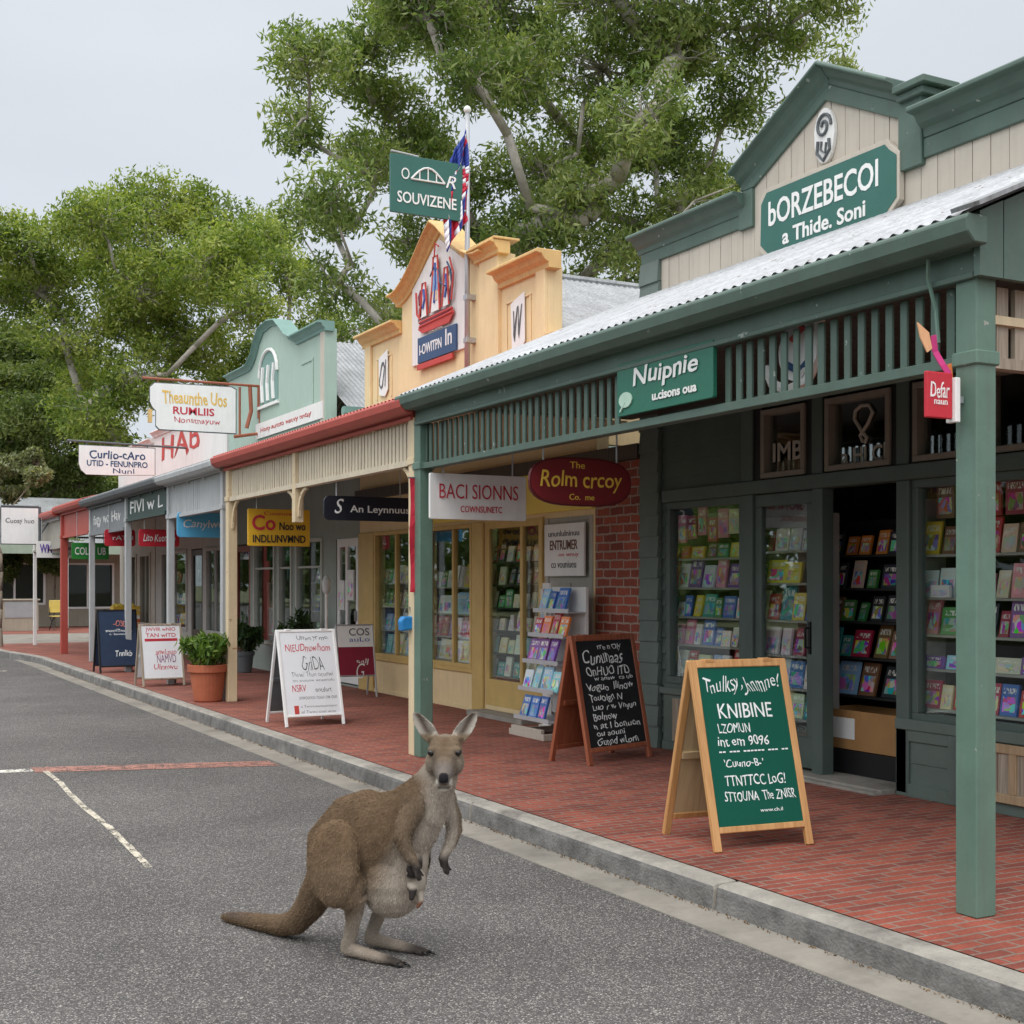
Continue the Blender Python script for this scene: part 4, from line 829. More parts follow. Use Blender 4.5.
MB().tube([(-.4, .0, .44), (.40, 0, .44), (.40, 0, .30), (.62, 0, .30)], .022, 6).tube([(.43, 0, -.44), (.43, 0, .44)], .025, 6).tube([(.43, 0, -.2), (.62, 0, .1)], .02, 6).build('bracket', greyd_p, bpy.data.objects['awning_sign'])
nb = [(-.74, .30), (-.66, .38), (.66, .40), (.74, .36), (.74, -.42), (-.58, -.42), (-.64, -.36), (-.64, -.10), (-.70, -.04), (-.74, .05)]
t = sign('bracket_sign', 'largest white bracket sign with gold and dark red lettering', (5.62, 22.0, 4.48), 1.48, .84, white_p,
     [('Theaunthe Uos', .02, .15, 1.10, .22, gold, dict(bold=.016, wob=.03)), ('RUMLIIS', .0, -.07, .70, .13, redlet, dict(bold=.02)), ('Nonstnayuw', .06, -.24, .78, .12, redlet, dict(wob=.05, bold=-.004))], shape=nb, edge=greyd_p, ew=.018)
MB().tube([(-.86, 0, .44), (1.16, 0, .44)], .022, 6).tube([(.80, 0, .40), (.80, 0, -.46)], .02, 6).tube([(.70, 0, -.46), (1.16, 0, -.38), (1.16, 0, -.1)], .03, 6).tube([(.98, 0, .42), (1.0, 0, .0), (.92, 0, -.3)], .035, 6).tube([(1.14, 0, .44), (1.14, 0, -.12)], .03, 6).tube([(-.6, 0, .44), (-.6, 0, .36)], .014, 6).tube([(.6, 0, .44), (.6, 0, .36)], .014, 6).build('bracket', redwood, t)
mb = MB(); mb.box(-.76, -.70, -.04, .04, -.30, -.08); mb.build('lamp_box', yellow_tr, t)
w2 = [(-.76, .29), (.76, .29), (.76, -.27), (-.10, -.31), (-.62, -.31), (-.72, -.22), (-.76, -.1)]
t = sign('bracket_sign', 'white bracket sign with dark blue lettering beside the white parapet', (5.35, 27.0, 3.98), 1.52, .60, white_p,
     [('Curlio-cAro', .0, .11, 1.10, .17, M('navy_lettering', (.015, .05, .13), .5), dict(bold=.016, wob=.03)), ('UTID - FENUNPRO', .0, -.07, 1.2, .12, MATS['navy_lettering'], dict(bold=.02)), ('Nunl', .12, -.21, .42, .10, MATS['navy_lettering'], dict(wob=.03))], shape=w2, edge=greyd_p, ew=.014)
MB().tube([(-.98, 0, .36), (1.42, 0, .32)], .022, 6).tube([(-.6, 0, .34), (-.6, 0, .28)], .014, 6).tube([(.6, 0, .33), (.6, 0, .28)], .014, 6).build('bracket', greyd_p, t)
# flagpole, blade sign and flag over the yellow gable
fp = thing('flagpole', 'tall pale flagpole fixed to the yellow gable', 'flagpole', (WX - .12, 13.62, 3.80))
MB().tube([(0, 0, 0), (0, 0, 3.2)], [.034, .026], 10).build('pole', metal_g, fp, smooth=True); MB().ball((0, 0, 3.22), .045).build('finial', white_p, fp, smooth=True)
MB().box(-.03, .09, -.05, .05, .5, .56).box(-.03, .09, -.05, .05, 1.0, 1.06).build('bracket', metal_g, fp)
t = sign('blade_sign', 'green blade sign with white lettering high on the flagpole', (6.14, 13.58, 6.02), .90, .66, deep_green,
     [('SOUVIZENE', .0, -.15, .74, .13, white_p, dict(bold=.012)), ('O', -.27, .12, .10, .13, white_p), ('R', .30, .10, .13, .14, white_p, dict(bold=.0, shear=.3))], th=.035)
mb = MB(); mb.tube([(-.2 + .42 * i / 8, -.025, .07 + .15 * math.sin(i / 8 * 3.14)) for i in range(9)], .012, 6); mb.tube([(-.2, -.025, .07), (.22, -.025, .07)], .010, 6)
for i in (2, 4, 6): mb.tube([(-.2 + .42 * i / 8, -.025, .07), (-.2 + .42 * i / 8, -.025, .07 + .15 * math.sin(i / 8 * 3.14))], .008, 5)
mb.build('arch_mark', white_p, t); MB().tube([(-.44, 0, .36), (-.1, 0, .34)], .012, 6).tube([(.44, 0, .2), (.50, 0, .2)], .014, 6).tube([(.44, 0, -.2), (.50, 0, -.2)], .014, 6).build('fixing', metal_g, t)
fl = MB(); W_, H_ = 7, 26; fm = [M('flag_blue', (.02, .045, .26), .7, .05, 3, bump=0), M('flag_red', (.52, .02, .05), .7, .05, 3, bump=0), M('flag_white', (.75, .75, .78), .7, .05, 3, bump=0)]
gv = lambda i, j: (-.012 - (i / W_) * (.30 - .10 * abs(j / H_ - .35)) , .035 * math.sin(i * 1.5 + j * .3) + .02 * i / W_, (j / H_) * 1.08 - i * .05 * (1 + .6 * math.sin(j * .35)))
for i in range(W_):
    for j in range(H_):
        u, v_ = i / W_, j / H_; k = 0
        a = abs((v_ - .62) - (u - .5) * .35); b_ = abs((v_ - .62) + (u - .5) * .5)
        if a < .05: k = 1
        elif a < .095: k = 2
        elif b_ < .03: k = 1
        elif b_ < .06: k = 2
        elif v_ < .40: k = (1, 1, 0, 2)[(i + j // 4) % 4] if v_ < .33 else 1
        fl.k = k; fl.add([gv(i, j), gv(i + 1, j), gv(i + 1, j + 1), gv(i, j + 1)], [(0, 1, 2, 3)])
o = fl.build('flag', fm, smooth=True); o.location = (WX - .12, 13.58, 5.72); tag(o, 'furled red white and blue flag on the pale flagpole', 'flag'); so = o.modifiers.new('thickness', 'SOLIDIFY'); so.thickness = .006
# painted ship panel on the yellow gable
t = thing('ship_board', 'painted red sailing ship above a navy lettered band on the yellow gable', 'sign', (WX - .075, 14.56, 4.80), H90)
mb = MB(); mb.box(-.56, .56, -.012, .012, -.52, -.20); mb.build('band', M('navy_paint', (.03, .07, .16), .5, .08, 3), t, bev=.003)
MB().box(-.58, .46, -.015, .010, -.60, -.535).build('red_rule', rl, t)
mb = MB(); mats = [rl, white_p, blue_l]
mb.prism([(-.40, -.10), (-.30, -.16), (.30, -.16), (.40, -.06), (.36, .02), (-.34, .0)], 'y', -.024, -.013)
for z in (-.07, -.02): mb.tube([(-.36, -.028, z), (.38, -.028, z + .02)], .014, 5)
for a, b_, c_, d_ in ((-.28, .04, .46, .16), (-.02, .05, .72, .20), (.22, .06, .52, .14)):
    mb.k = 1; mb.prism([(a - d_ * .5, b_), (a + d_ * .6, b_), (a + d_ * .35, c_), (a - d_ * .1, c_)], 'y', -.022, -.013)
    mb.k = 0; mb.tube([(a - d_ * .5, -.026, b_), (a - d_ * .2, -.028, (b_ + c_) / 2), (a - d_ * .1, -.026, c_), (a + d_ * .35, -.026, c_), (a + d_ * .5, -.028, (b_ + c_) * .5), (a + d_ * .6, -.026, b_)], .013, 5)
    mb.k = 2; mb.tube([(a, -.027, b_ + .1), (a + .04, -.027, (b_ + c_) / 2), (a + .02, -.027, c_ - .08)], .016, 5)
mb.k = 0; mb.tube([(-.02, -.026, .72), (.0, -.026, .88), (.08, -.026, .82)], .010, 5); mb.tube([(-.44, -.026, .38), (-.42, -.026, .10), (-.34, -.026, .02)], .014, 5); mb.tube([(.32, -.026, .62), (.40, -.026, .42), (.36, -.026, .10)], .012, 5)
o = mb.build('ship_picture', mats, t); o.scale = (1.3, 1, 1.0)
mb = MB(); mats = [M('sail_blue', (.22, .36, .55), .6), M('deep_maroon', (.20, .03, .05), .6), M('sand', (.70, .52, .36), .6), M('navy_paint', (.03, .07, .16))]
mb.prism([(-.10, .30), (.10, .30), (.14, .46), (.02, .52), (-.10, .46)], 'y', -.030, -.0225); mb.k = 1
mb.prism([(-.52, .0), (-.42, .06), (-.40, .22), (-.50, .16)], 'y', -.022, -.013); mb.prism([(-.50, .20), (-.44, .26), (-.46, .40), (-.53, .32)], 'y', -.022, -.013); mb.prism([(-.46, -.06), (.44, -.02), (.40, .03), (-.44, .0)], 'y', -.033, -.025)
mb.k = 2; mb.prism([(-.06, .18), (.06, .18), (.05, .30), (-.05, .30)], 'y', -.031, -.0235); mb.prism([(.34, .18), (.44, .30), (.42, .44), (.33, .34)], 'y', -.022, -.013)
mb.k = 3; mb.tube([(-.14, -.03, .50), (-.02, -.032, .60), (.12, -.03, .52), (.16, -.03, .36), (.30, -.03, .30)], .010, 5); mb.tube([(.42, -.025, .10), (.48, -.025, .26), (.44, -.025, .46), (.34, -.025, .58)], .012, 5)
mb.build('ship_colours', mats, t)
lettering(t, [('I-OWITPN', -.17, -.36, .66, .13, white_p, dict(bold=.012)), ('In', .36, -.32, .18, .20, white_p, dict(bold=.01)), ('THE UARE', -.02, -.155, .42, .055, white_p)])
for px_, lab, s_, yy, zz in (('notice', 'torn white notice on the right wing of the yellow gable', 'VV', 12.52, 4.32), ('notice', 'torn white notice on the left wing of the yellow gable', 'OI', 16.36, 4.30)):
    t = thing(px_, lab, 'notice', (WX - .042, yy, zz), H90); MB().prism([(-.16, .26), (-.02, .30), (.15, .34), (.16, -.2), (.06, -.28), (-.13, -.24)], 'y', -.006, .004).build('paper', white_p, t)
    lettering(t, [(s_, 0, .0, .2, .36, greyd_p, dict(wob=.06, bold=-.01))])
# lettered fascias of the far verandahs (writing belongs to the boards)
for vo_, s_, y_, z_, w_, h_, wb in ((vt, 'FIVI w L', 21.0, 2.75, 2.3, .20, .03), (vf, 'fagy wo Hav', 24.2, 2.66, 2.5, .24, .05)):
    v, f = text_mb(s_, w_, h_, bold=.004, wob=wb, seed=5); MB().add([(PX - .018 - c_, y_ - a, z_ + b) for a, b, c_ in v], f).build('lettering', white_p, vo_)
t = thing('fascia_strip', 'narrow white strip with faint red script at the foot of the teal parapet', 'sign', (WX - .06, 19.9, 4.12), H90)
MB().box(-2.2, 1.2, -.01, .01, -.12, .14).build('board', white_r, t); lettering(t, [('Hony aunsto wauvy ontay', -.6, .0, 2.6, .10, rl, dict(wob=.05))])
t = thing('wall_notice', 'pale notice board with black lettering on the door beside the brick pier', 'sign', (WX - .05, 11.5, 1.84), H90)
MB().box(-.40, .40, -.012, .012, -.27, .27).build('board', white_p, t, bev=.004); lettering(t, [('ununlulninuu', 0, .17, .62, .06, blk), ('ENTRUMER', 0, .05, .56, .10, M('brown_lettering', (.14, .05, .03), .5), dict(bold=.02)), ('on wnuy', .1, -.06, .4, .04, redlet), ('co vouniueu', 0, -.15, .5, .07, blk)])
# emblem hung behind the slats
t = thing('emblem', 'white and blue curled emblem hanging behind the green verandah slats', 'sign', (PX + .11, 5.52, 2.73), H90)
mb = MB(); mb.prism([(.17 * math.cos(a), .04 + .17 * math.sin(a)) for a in np.linspace(0, 6.283, 25)[:-1]], 'y', -.01, .01); mb.build('disc', white_p, t)
mb = MB(); mb.tube([(-.26, -.02, -.02), (-.20, -.02, -.12), (-.08, -.02, -.17), (.08, -.02, -.14), (.17, -.02, -.02), (.18, -.02, .17)], .03, 6); mb.tube([(.09, -.02, .2), (.09, -.02, -.04), (-.0, -.02, -.12)], .02, 6); mb.build('curl', white_p, t)
mb = MB(); mb.tube([(-.10, -.024, -.02), (.02, -.024, -.08), (.12, -.024, -.02)], .022, 6); mb.build('swoosh', M('navy_paint', (.03, .07, .16)), t); mb = MB().tube([(-.04, -.024, .10), (.05, -.024, .16), (.12, -.024, .12)], .018, 6); mb.build('red_swoosh', rl, t)
# little red sign with ribbons on the near post
t = thing('post_sign', 'small red sign on a white plate fixed to the nearest green post', 'sign', (PX - .10, 4.22, 2.34))
MB().box(-.19, -.035, -.012, .012, -.105, .10).build('board', srd, t, bev=.004); MB().box(-.035, -.005, -.03, .03, -.12, .08).build('plate', white_p, t, bev=.003); MB().box(-.005, .03, -.015, .015, -.03, .0).build('bracket', metal_g, t)
lettering(t, [('Defar', -.115, .02, .12, .07, white_p, dict(shear=.2, wob=.03)), ('naun', -.11, -.035, .08, .02, white_p)])
t = thing('ribbon', 'pink and orange ribbons tied to the verandah rail by the nearest post', 'ribbon', (PX - .09, 4.25, 2.53))
def strip(pts, w_): 
    mb = MB()
    for a, b_ in zip(pts[:-1], pts[1:]): mb.bar(a, b_, w_, .004, up=(0, -1, .1))
    return mb
strip([(-.12, 0, .08), (-.10, .01, .01), (-.06, 0, -.05), (-.02, .0, -.09)], .035).build('pink_ribbon', M('ribbon_pink', (.62, .05, .22), .6), t)
strip([(-.02, 0, -.04), (.0, .01, -.12), (.01, 0, -.16)], .025).build('orange_ribbon', M('ribbon_orange', (.75, .22, .06), .6), t)
MB().prism([(-.22, .13), (-.20, .06), (-.16, .0), (-.13, .02), (-.15, .09)], 'y', -.003, .003).build('paper_flame', M('peach_paper', (.78, .42, .22), .6), t)
# transom lettering: cut letters standing behind the glass
for nm, lab, s_, y_, w_, h_, z_ in (('glass_sign', 'pale block letters behind the left transom light of the bookshop', 'IMB', 8.09, .36, .15, 2.55), ('glass_sign', 'pale letters under a heart loop behind the middle transom light', 'a HI CI', 7.24, .46, .12, 2.45)):
    t = thing(nm, lab, 'sign', (WX + .005, y_, z_), H90); lettering(t, [(s_, 0, 0, w_, h_, M('faded_lettering', (.38, .34, .28), .6), dict(bold=.02, yo=.0))])
    if 'heart' in lab: MB().tube([(.0, -.004, .09), (-.03, -.004, .14), (.05, -.004, .22), (.10, -.004, .30), (.06, -.004, .355), (-.02, -.004, .36), (-.08, -.004, .33), (-.09, -.004, .27), (-.02, -.004, .18), (.04, -.004, .12), (.02, -.004, .08)], .014, 6).build('heart_loop', MATS['faded_lettering'], t)

# ================================================================== pavement boards
def a_board(label, loc, rz, wd, ht, spread, fm, pm, lines, bw=.045, legs=.10, backm=None, z0=.09, name='a_board', group='folding boards along the footpath', full=False):
    t = thing(name, label, 'pavement sign', loc, rz, group)
    a = math.atan2(spread / 2, ht)
    for side in (-1, 1):                                     # two leaves hinged at the top; -1 faces local -Y
        def put(o):
            o.matrix_local = Matrix.Translation((0, side * .006, ht)) @ Matrix.Rotation(-side * a * -1, 4, 'X'); return o
        Ls = math.hypot(ht, spread / 2)
        f = MB(); y0, y1 = (-.016, .016) if side > 0 else (-.018, .014)
        f.box(-wd / 2, -wd / 2 + bw, y0, y1, -Ls, 0).box(wd / 2 - bw, wd / 2, y0, y1, -Ls, 0).box(-wd / 2 + bw, wd / 2 - bw, y0, y1, -bw, 0)
        zb = -Ls + legs
        if not full: f.box(-wd / 2 + bw, wd / 2 - bw, y0, y1, zb, zb + bw * .8)
        fr = f.build('frame', fm, t, bev=.004); put(fr)
        p = MB(); p.box(-wd / 2 + bw - .002, wd / 2 - bw + .002, y0 + .008, y1 - .008, zb + (.0 if full else bw * .8 - .002), -bw + .002)
        if side > 0: p.box(-wd / 2 + bw, wd / 2 - bw, -.028, -.008, -Ls * .55, -Ls * .55 + .04)
        put(p.build('panel', pm if side < 0 else (backm or pm), t))
        if side < 0:
            [put(le) for le in lettering(t, [l[:6] + ({**(l[6] if len(l) > 6 else {}), 'yo': .0105, 'depth': .0012},) for l in lines])]
    h = MB()
    for x in (-wd * .3, wd * .3): h.box(x - .03, x + .03, -.03, .03, ht - .012, ht + .008)
    h.build('hinge', fm, t, bev=.002)
    return t
sp_g = .58
board_green = M('green_chalkboard', (.002, .082, .052), .6, .05, 2.5, spec=.2); board_black = M('black_chalkboard', (.012, .013, .015), .6, .2, 2)
a_board('green chalkboard in an oiled pine frame nearest the camera', (4.745, 6.10, 0), R(-6), .65, 1.05, sp_g, pine, board_green,
        [('Tnulksy, Jnnmne!', .0, -.155, .50, .115, chalk, dict(wob=.09, bold=-.008)), ('KNIBINE', .0, -.30, .36, .085, chalk, dict(wob=.02, bold=.004)), ('LZOMUN', -.09, -.40, .21, .055, chalk, dict(wob=.05)), ('int em 9096', -.04, -.475, .34, .055, chalk, dict(wob=.05)),
         ('-- --- ------ --- --', .02, -.535, .46, .008, chalk), ("'Cuuno-B-'", -.06, -.60, .26, .045, chalk, dict(wob=.06)), ('TTNTTCC LoG!', .0, -.70, .40, .06, chalk, dict(wob=.04)), ('STTOUNA  The ZNISR', .02, -.79, .47, .055, chalk, dict(wob=.05)), ('www.ch.il', .08, -.875, .15, .02, chalk)], backm=plywood)
a_board('black chalkboard in a red timber frame before the brick pier', (5.89, 9.42, 0), R(17), .82, 1.06, .42, redwood, board_black,
        [('rre n Oly', .06, -.11, .30, .06, chalk, dict(wob=.08)), ('Cununaas', -.04, -.19, .50, .11, chalk, dict(wob=.08)), ('OnHUO ITD', .0, -.31, .56, .075, chalk, dict(wob=.06)), ('w anaw  ca ub', .06, -.37, .5, .035, chalk, dict(wob=.06)), ('Voguo  Ilinow', .0, -.45, .60, .085, chalk, dict(wob=.08)),
         ('Touolgn N', -.08, -.54, .42, .075, chalk, dict(wob=.08)), ('Luo r w Vnyun', .02, -.62, .56, .065, chalk, dict(wob=.08)), ('Bolnow', -.12, -.69, .3, .06, chalk, dict(wob=.08)), ('n at I bonuon', .02, -.765, .6, .055, chalk, dict(wob=.08)), ('ou aouni', -.08, -.83, .36, .045, chalk, dict(wob=.06)), ('Gunnd wLorn', .0, -.90, .52, .06, chalk, dict(wob=.08))], backm=redwood, bw=.05)
wht = M('whiteboard', (.74, .75, .76), .4, .04, 3)
a_board('white painted board with red and black writing in front of the pot plant', (4.60, 13.32, 0), R(1), .66, 1.0, .62, white_p, wht,
        [('Umm yf mo', .06, -.10, .34, .06, blk, dict(wob=.09, bold=-.012)), ('NIEUDnuw/hom', .0, -.20, .50, .08, redlet, dict(wob=.04)), ('GnlDA', .04, -.37, .24, .15, blk, dict(wob=.07, bold=-.02)), ('Thuw/ Thun oounwl', .02, -.49, .46, .05, blk, dict(wob=.05, bold=-.02)), ('on annunw wnaonolu', .03, -.555, .46, .03, blk, dict(bold=-.02)),
         ('NSRV', -.14, -.64, .15, .075, redlet, dict(wob=.03)), ('onufort', .13, -.66, .18, .05, blk, dict(wob=.05, bold=-.01)), ('anwounou noun ow oun', .06, -.745, .42, .03, blk, dict(bold=-.02)), ('1', -.19, -.87, .05, .09, rl, dict(bold=.05)), ('u Twnnuouwuonoyun', .06, -.84, .40, .035, blk, dict(bold=-.02)), ('af Twou onn wou', .05, -.895, .38, .03, blk, dict(bold=-.02))], bw=.03, backm=greyd_p)
a_board('small folding sign with a maroon lower half beside the grey door', (6.25, 16.15, 0), R(-4), .52, .95, .40, metal_g, M('maroon_panel', (.22, .012, .035), .5),
        [('G', .05, -.62, .12, .2, white_p, dict(bold=-.01, shear=.3)), ('onlJ', .08, -.5, .16, .08, white_p, dict(wob=.08)), ('COS', .06, -.10, .28, .10, greyd_p, dict(bold=.01)), ('auLo', .06, -.2, .28, .06, blue_l)], bw=.02, legs=.28)
t = bpy.data.objects['a_board.003']; mb = MB(); mb.box(-.24, .24, -.0125, -.0095, -.30, -.02); o = mb.build('white_header', white_p, t); le = [c for c in t.children if c.name.startswith('lettering')][0]; o.location = le.location.copy(); o.rotation_euler = le.rotation_euler.copy()
for le in [c for c in t.children if c.name.startswith('lettering')]: le.location.y -= .004
a_board('dark navy board with white lettering farthest down the footpath', (4.44, 22.5, 0), R(2), .66, 1.05, .5, black_p, M('navy_board', (.018, .035, .075), .5),
        [('-OSD', .05, -.24, .22, .10, M('salmon_chalk', (.65, .22, .16), .8), dict(wob=.06)), ('wunrilTnunuo', .02, -.36, .44, .05, chalk, dict(wob=.04)), ('t- Ionnnnuo', .04, -.42, .36, .035, chalk), ('Tnnlkb', .08, -.75, .28, .10, chalk, dict(wob=.04))], bw=.03)
a_board('cream board with dark red print under the blue sign', (4.42, 19.25, 0), R(3), .62, .90, .45, paleboard, wht,
        [('JWVIR wNIO', .0, -.09, .44, .07, redlet, dict(bold=.01)), ('TAN wITD', .0, -.17, .44, .06, redlet, dict(bold=.01)), ('__________', .0, -.24, .48, .04, redlet, dict(bold=.05)), ('anwLnuo', .06, -.42, .3, .08, redlet, dict(wob=.06)), ('NAMVD', .06, -.52, .28, .12, M('plum_lettering', (.22, .05, .16), .5)), ('Ulnnwu', .04, -.64, .34, .08, redlet, dict(wob=.06))], bw=.03)

# ================================================================== plants and small things
def pot_plant(name, label, loc, pr, ph, fh, fr_, n, leafm, potm, seed, ln=.16, wd=.03, cat='pot plant', upright=1.0, stems=26):
    t = thing(name, label, cat, loc); rg = np.random.default_rng(seed)
    po = MB().lathe([(pr * .66, 0), (pr * .72, .02), (pr * .92, ph * .80), (pr * 1.03, ph * .80), (pr * 1.05, ph), (pr * .92, ph), (pr * .88, ph * .9), (0.001, ph * .9)], n=28).build('pot', potm, t, smooth=False, bev=.004)
    MB().lathe([(pr * .87, ph * .86), (.001, ph * .905)], n=20).build('soil', M('soil', (.03, .022, .016), .95), po)
    mb = MB(); P = []
    for i in range(stems):
        a = rg.uniform(0, 6.28); r_ = rg.uniform(.15, 1) * fr_; h = ph * .9 + fh * rg.uniform(.45, 1) * (1 - .35 * r_ / fr_)
        base = Vector((math.cos(a) * pr * .5 * rg.uniform(0, 1), math.sin(a) * pr * .5 * rg.uniform(0, 1), ph * .88)); tip = Vector((math.cos(a) * r_, math.sin(a) * r_, h))
        mid = base.lerp(tip, .5) + Vector((0, 0, fh * .12)); mb.tube([base, mid, tip], [.007, .005, .003], 5)
        for k in range(n // stems):
            f = rg.uniform(.25, 1.02); q = base.lerp(mid, min(1, f * 2)) if f < .5 else mid.lerp(tip, f * 2 - 1); P.append(q + Vector(rg.normal(size=3)) * .035)
    mb.build('stems', bark_dk, t)
    o = bpy.data.objects.new('foliage', leaves_mesh('foliage', np.array([list(p) for p in P]), rg, ln, wd, -upright, leafm)); COL.objects.link(o); o.parent = t
    return t
terracotta = M('terracotta', (.40, .115, .055), .75, .14, 5, streak=.12, dirt=.10)
leaf_e = leaf_mat('pot_leaves', (.05, .11, .015), (.10, .19, .03), (.22, .30, .06)); leaf_f = leaf_mat('pot_dark_leaves', (.02, .045, .015), (.035, .075, .022), (.07, .12, .04))
pot_plant('pot_plant', 'bushy green shrub in a large terracotta pot at the cream post', (4.36, 16.35, 0), .245, .47, .52, .38, 1500, leaf_e, terracotta, 31, ln=.13, wd=.035)
pot_plant('pot_plant', 'dark tall plant in a pale pot against the grey green wall', (6.38, 18.75, 0), .17, .38, .85, .34, 700, leaf_f, M('pale_pot', (.45, .42, .38), .7), 32, ln=.20, wd=.06)
pot_plant('pot_plant', 'dark leafy plant in a pot by the blue sign shop door', (6.3, 21.3, 0), .16, .36, .70, .35, 600, leaf_f, greyd_p, 33, ln=.18, wd=.06)
t = thing('bag', 'small bright blue bag hanging on the cream corner post', 'bag', (PX - .085, 10.43, 1.08))
MB().prism([(-.07, .0), (.06, .02), (.07, .10), (.04, .13), (-.05, .13), (-.08, .09)], 'y', -.045, .045).build('pouch', M('bag_blue', (.02, .20, .48), .35, .2, 6), t, bev=.015); MB().tube([(-.04, 0, .12), (-.02, 0, .20), (.02, 0, .21), (.035, 0, .12)], .005, 6).build('strap', greyd_p, t)
t = thing('banner', 'long narrow red cloth banner hanging on the cream corner post', 'banner', (PX - .05, 10.36, 1.42))
mb = MB()
for i in range(9):
    z = i * .11; x0 = .010 * math.sin(i * 1.1); x1 = .010 * math.sin((i + 1) * 1.1)
    mb.add([(-.055 + x0, -.03 + x0, z), (.03 + x0, -.035 - x0, z), (.03 + x1, -.035 - x1, z + .11), (-.055 + x1, -.03 + x1, z + .11)], [(0, 1, 2, 3)])
o = mb.build('cloth', M('banner_red', (.50, .02, .045), .7, .15, 4), t); o.modifiers.new('thickness', 'SOLIDIFY').thickness = .004
MB().tube([(-.07, -.03, .99), (.04, -.035, .99)], .008, 6).build('rod', greyd_p, t)
t = thing('lamp_post', 'slim white post lamp standing at the edge of the grey door', 'lamp', (6.25, 17.2, 0)); MB().tube([(0, 0, 0), (0, 0, 1.35)], .022, 8).build('post', white_p, t); MB().lathe([(.03, 0), (.055, .04), (.065, .18), (.03, .24), (.001, .27)], (0, 0, 1.35), 12).build('lantern', M('frosted_lantern', (.6, .62, .62), .3), t)
for lab, x, y_, col in (('yellow crate of fruit in front of the cream shop', 6.3, 30.9, (.65, .45, .05)), ('orange crate of fruit under the yellow crate', 6.3, 30.9, (.62, .16, .04)), ('red crate under the orange crate', 6.3, 30.9, (.45, .05, .04))):
    k = {'y': .75, 'o': .45, 'r': .15}[lab[0]]
    t = thing('crate', lab, 'crate', (x, y_, k), group='stacked fruit crates'); mb = MB(); m_ = M('crate_' + lab.split()[0], col, .6)
    mb.box(-.3, .3, -.2, .2, 0, .02)
    for z in (.02, .12): mb.box(-.3, .3, -.2, -.18, z + .01, z + .09).box(-.3, .3, .18, .2, z + .01, z + .09).box(-.3, -.28, -.18, .18, z + .01, z + .09).box(.28, .3, -.18, .18, z + .01, z + .09)
    mb.build('slats', m_, t); mb = MB(); rg = random.Random(k)
    for i in range(30): mb.ball((rg.uniform(-.24, .24), rg.uniform(-.14, .14), .20 + rg.uniform(-.02, .04)), .05, 8, 6)
    mb.build('fruit', M('fruit_' + lab.split()[0], (.75, .30, .03) if lab[0] != 'y' else (.72, .55, .06), .5), t, smooth=True)
MB().box(5.98, 6.62, 30.66, 31.14, .02, .14).build('pallet', paleboard); tag(bpy.data.objects['pallet'], 'low timber pallet under the stacked crates', 'pallet')
t = thing('counter', 'low fawn counter with a grey panel on the far footpath', 'counter', (5.55, 43.2, 0)); MB().box(-.55, .55, -.25, .25, 0, .95).box(-.60, .60, -.30, .30, .95, 1.0).build('body', M('fawn_wall', (.34, .30, .23)), t, bev=.01); MB().box(-.45, .45, -.265, -.25, .42, .92).build('panel', metal_g, t)
t = thing('chair', 'yellow folding chair on the far footpath beside the fawn counter', 'chair', (6.75, 43.2, 0), R(10)); ym = M('chair_yellow', (.62, .48, .12), .6)
MB().box(-.24, .24, -.22, .22, .43, .46).build('seat', ym, t, bev=.01); MB().box(-.24, .24, .20, .23, .56, .95).build('backrest', ym, t, bev=.01)
for x in (-.22, .22): MB().tube([(x, .22, .95), (x, .20, .45), (x, -.24, 0)], .014, 6).build('leg', black_p, t); MB().tube([(x, -.18, .45), (x, .26, 0)], .014, 6).build('leg', black_p, t)
# dry leaves and grit lying along the foot of the kerb
rgl = np.random.default_rng(77); nL = 1500
PL = np.stack([3.925 - np.abs(rgl.normal(size=nL)) * .016, rgl.uniform(1.5, 26, nL), np.full(nL, -.124)], 1)
o = bpy.data.objects.new('leaf_litter', leaves_mesh('leaf_litter', PL, rgl, .017, .008, .0, M('dry_leaf', (.16, .10, .05), .9, .4, 30))); COL.objects.link(o); tag(o, kind='stuff')
# ================================================================== goods on show
CN = {'red': (.48, .035, .04), 'crimson': (.35, .02, .06), 'orange': (.72, .22, .04), 'yellow': (.76, .52, .05), 'green': (.06, .25, .07), 'teal': (.04, .28, .28), 'blue': (.04, .14, .45), 'pale blue': (.30, .52, .70), 'white': (.72, .72, .70),
      'cream': (.66, .58, .40), 'pink': (.70, .22, .32), 'purple': (.20, .06, .30), 'black': (.03, .03, .035), 'brown': (.20, .10, .05)}
ORD = ['first', 'second', 'third', 'fourth', 'fifth', 'sixth', 'seventh', 'eighth', 'ninth', 'tenth', 'eleventh', 'twelfth']
BK = {}
def book_mesh(w_, h_, d_=.022):
    k = (round(w_, 3), round(h_, 3))
    if k not in BK:
        mb = MB(); mb.box(-d_ / 2, d_ / 2, -w_ / 2, w_ / 2, 0, h_); BK[k] = mb.mesh('book', cover)
    return BK[k]
rb_ = random.Random(99); SEEN_L = {}
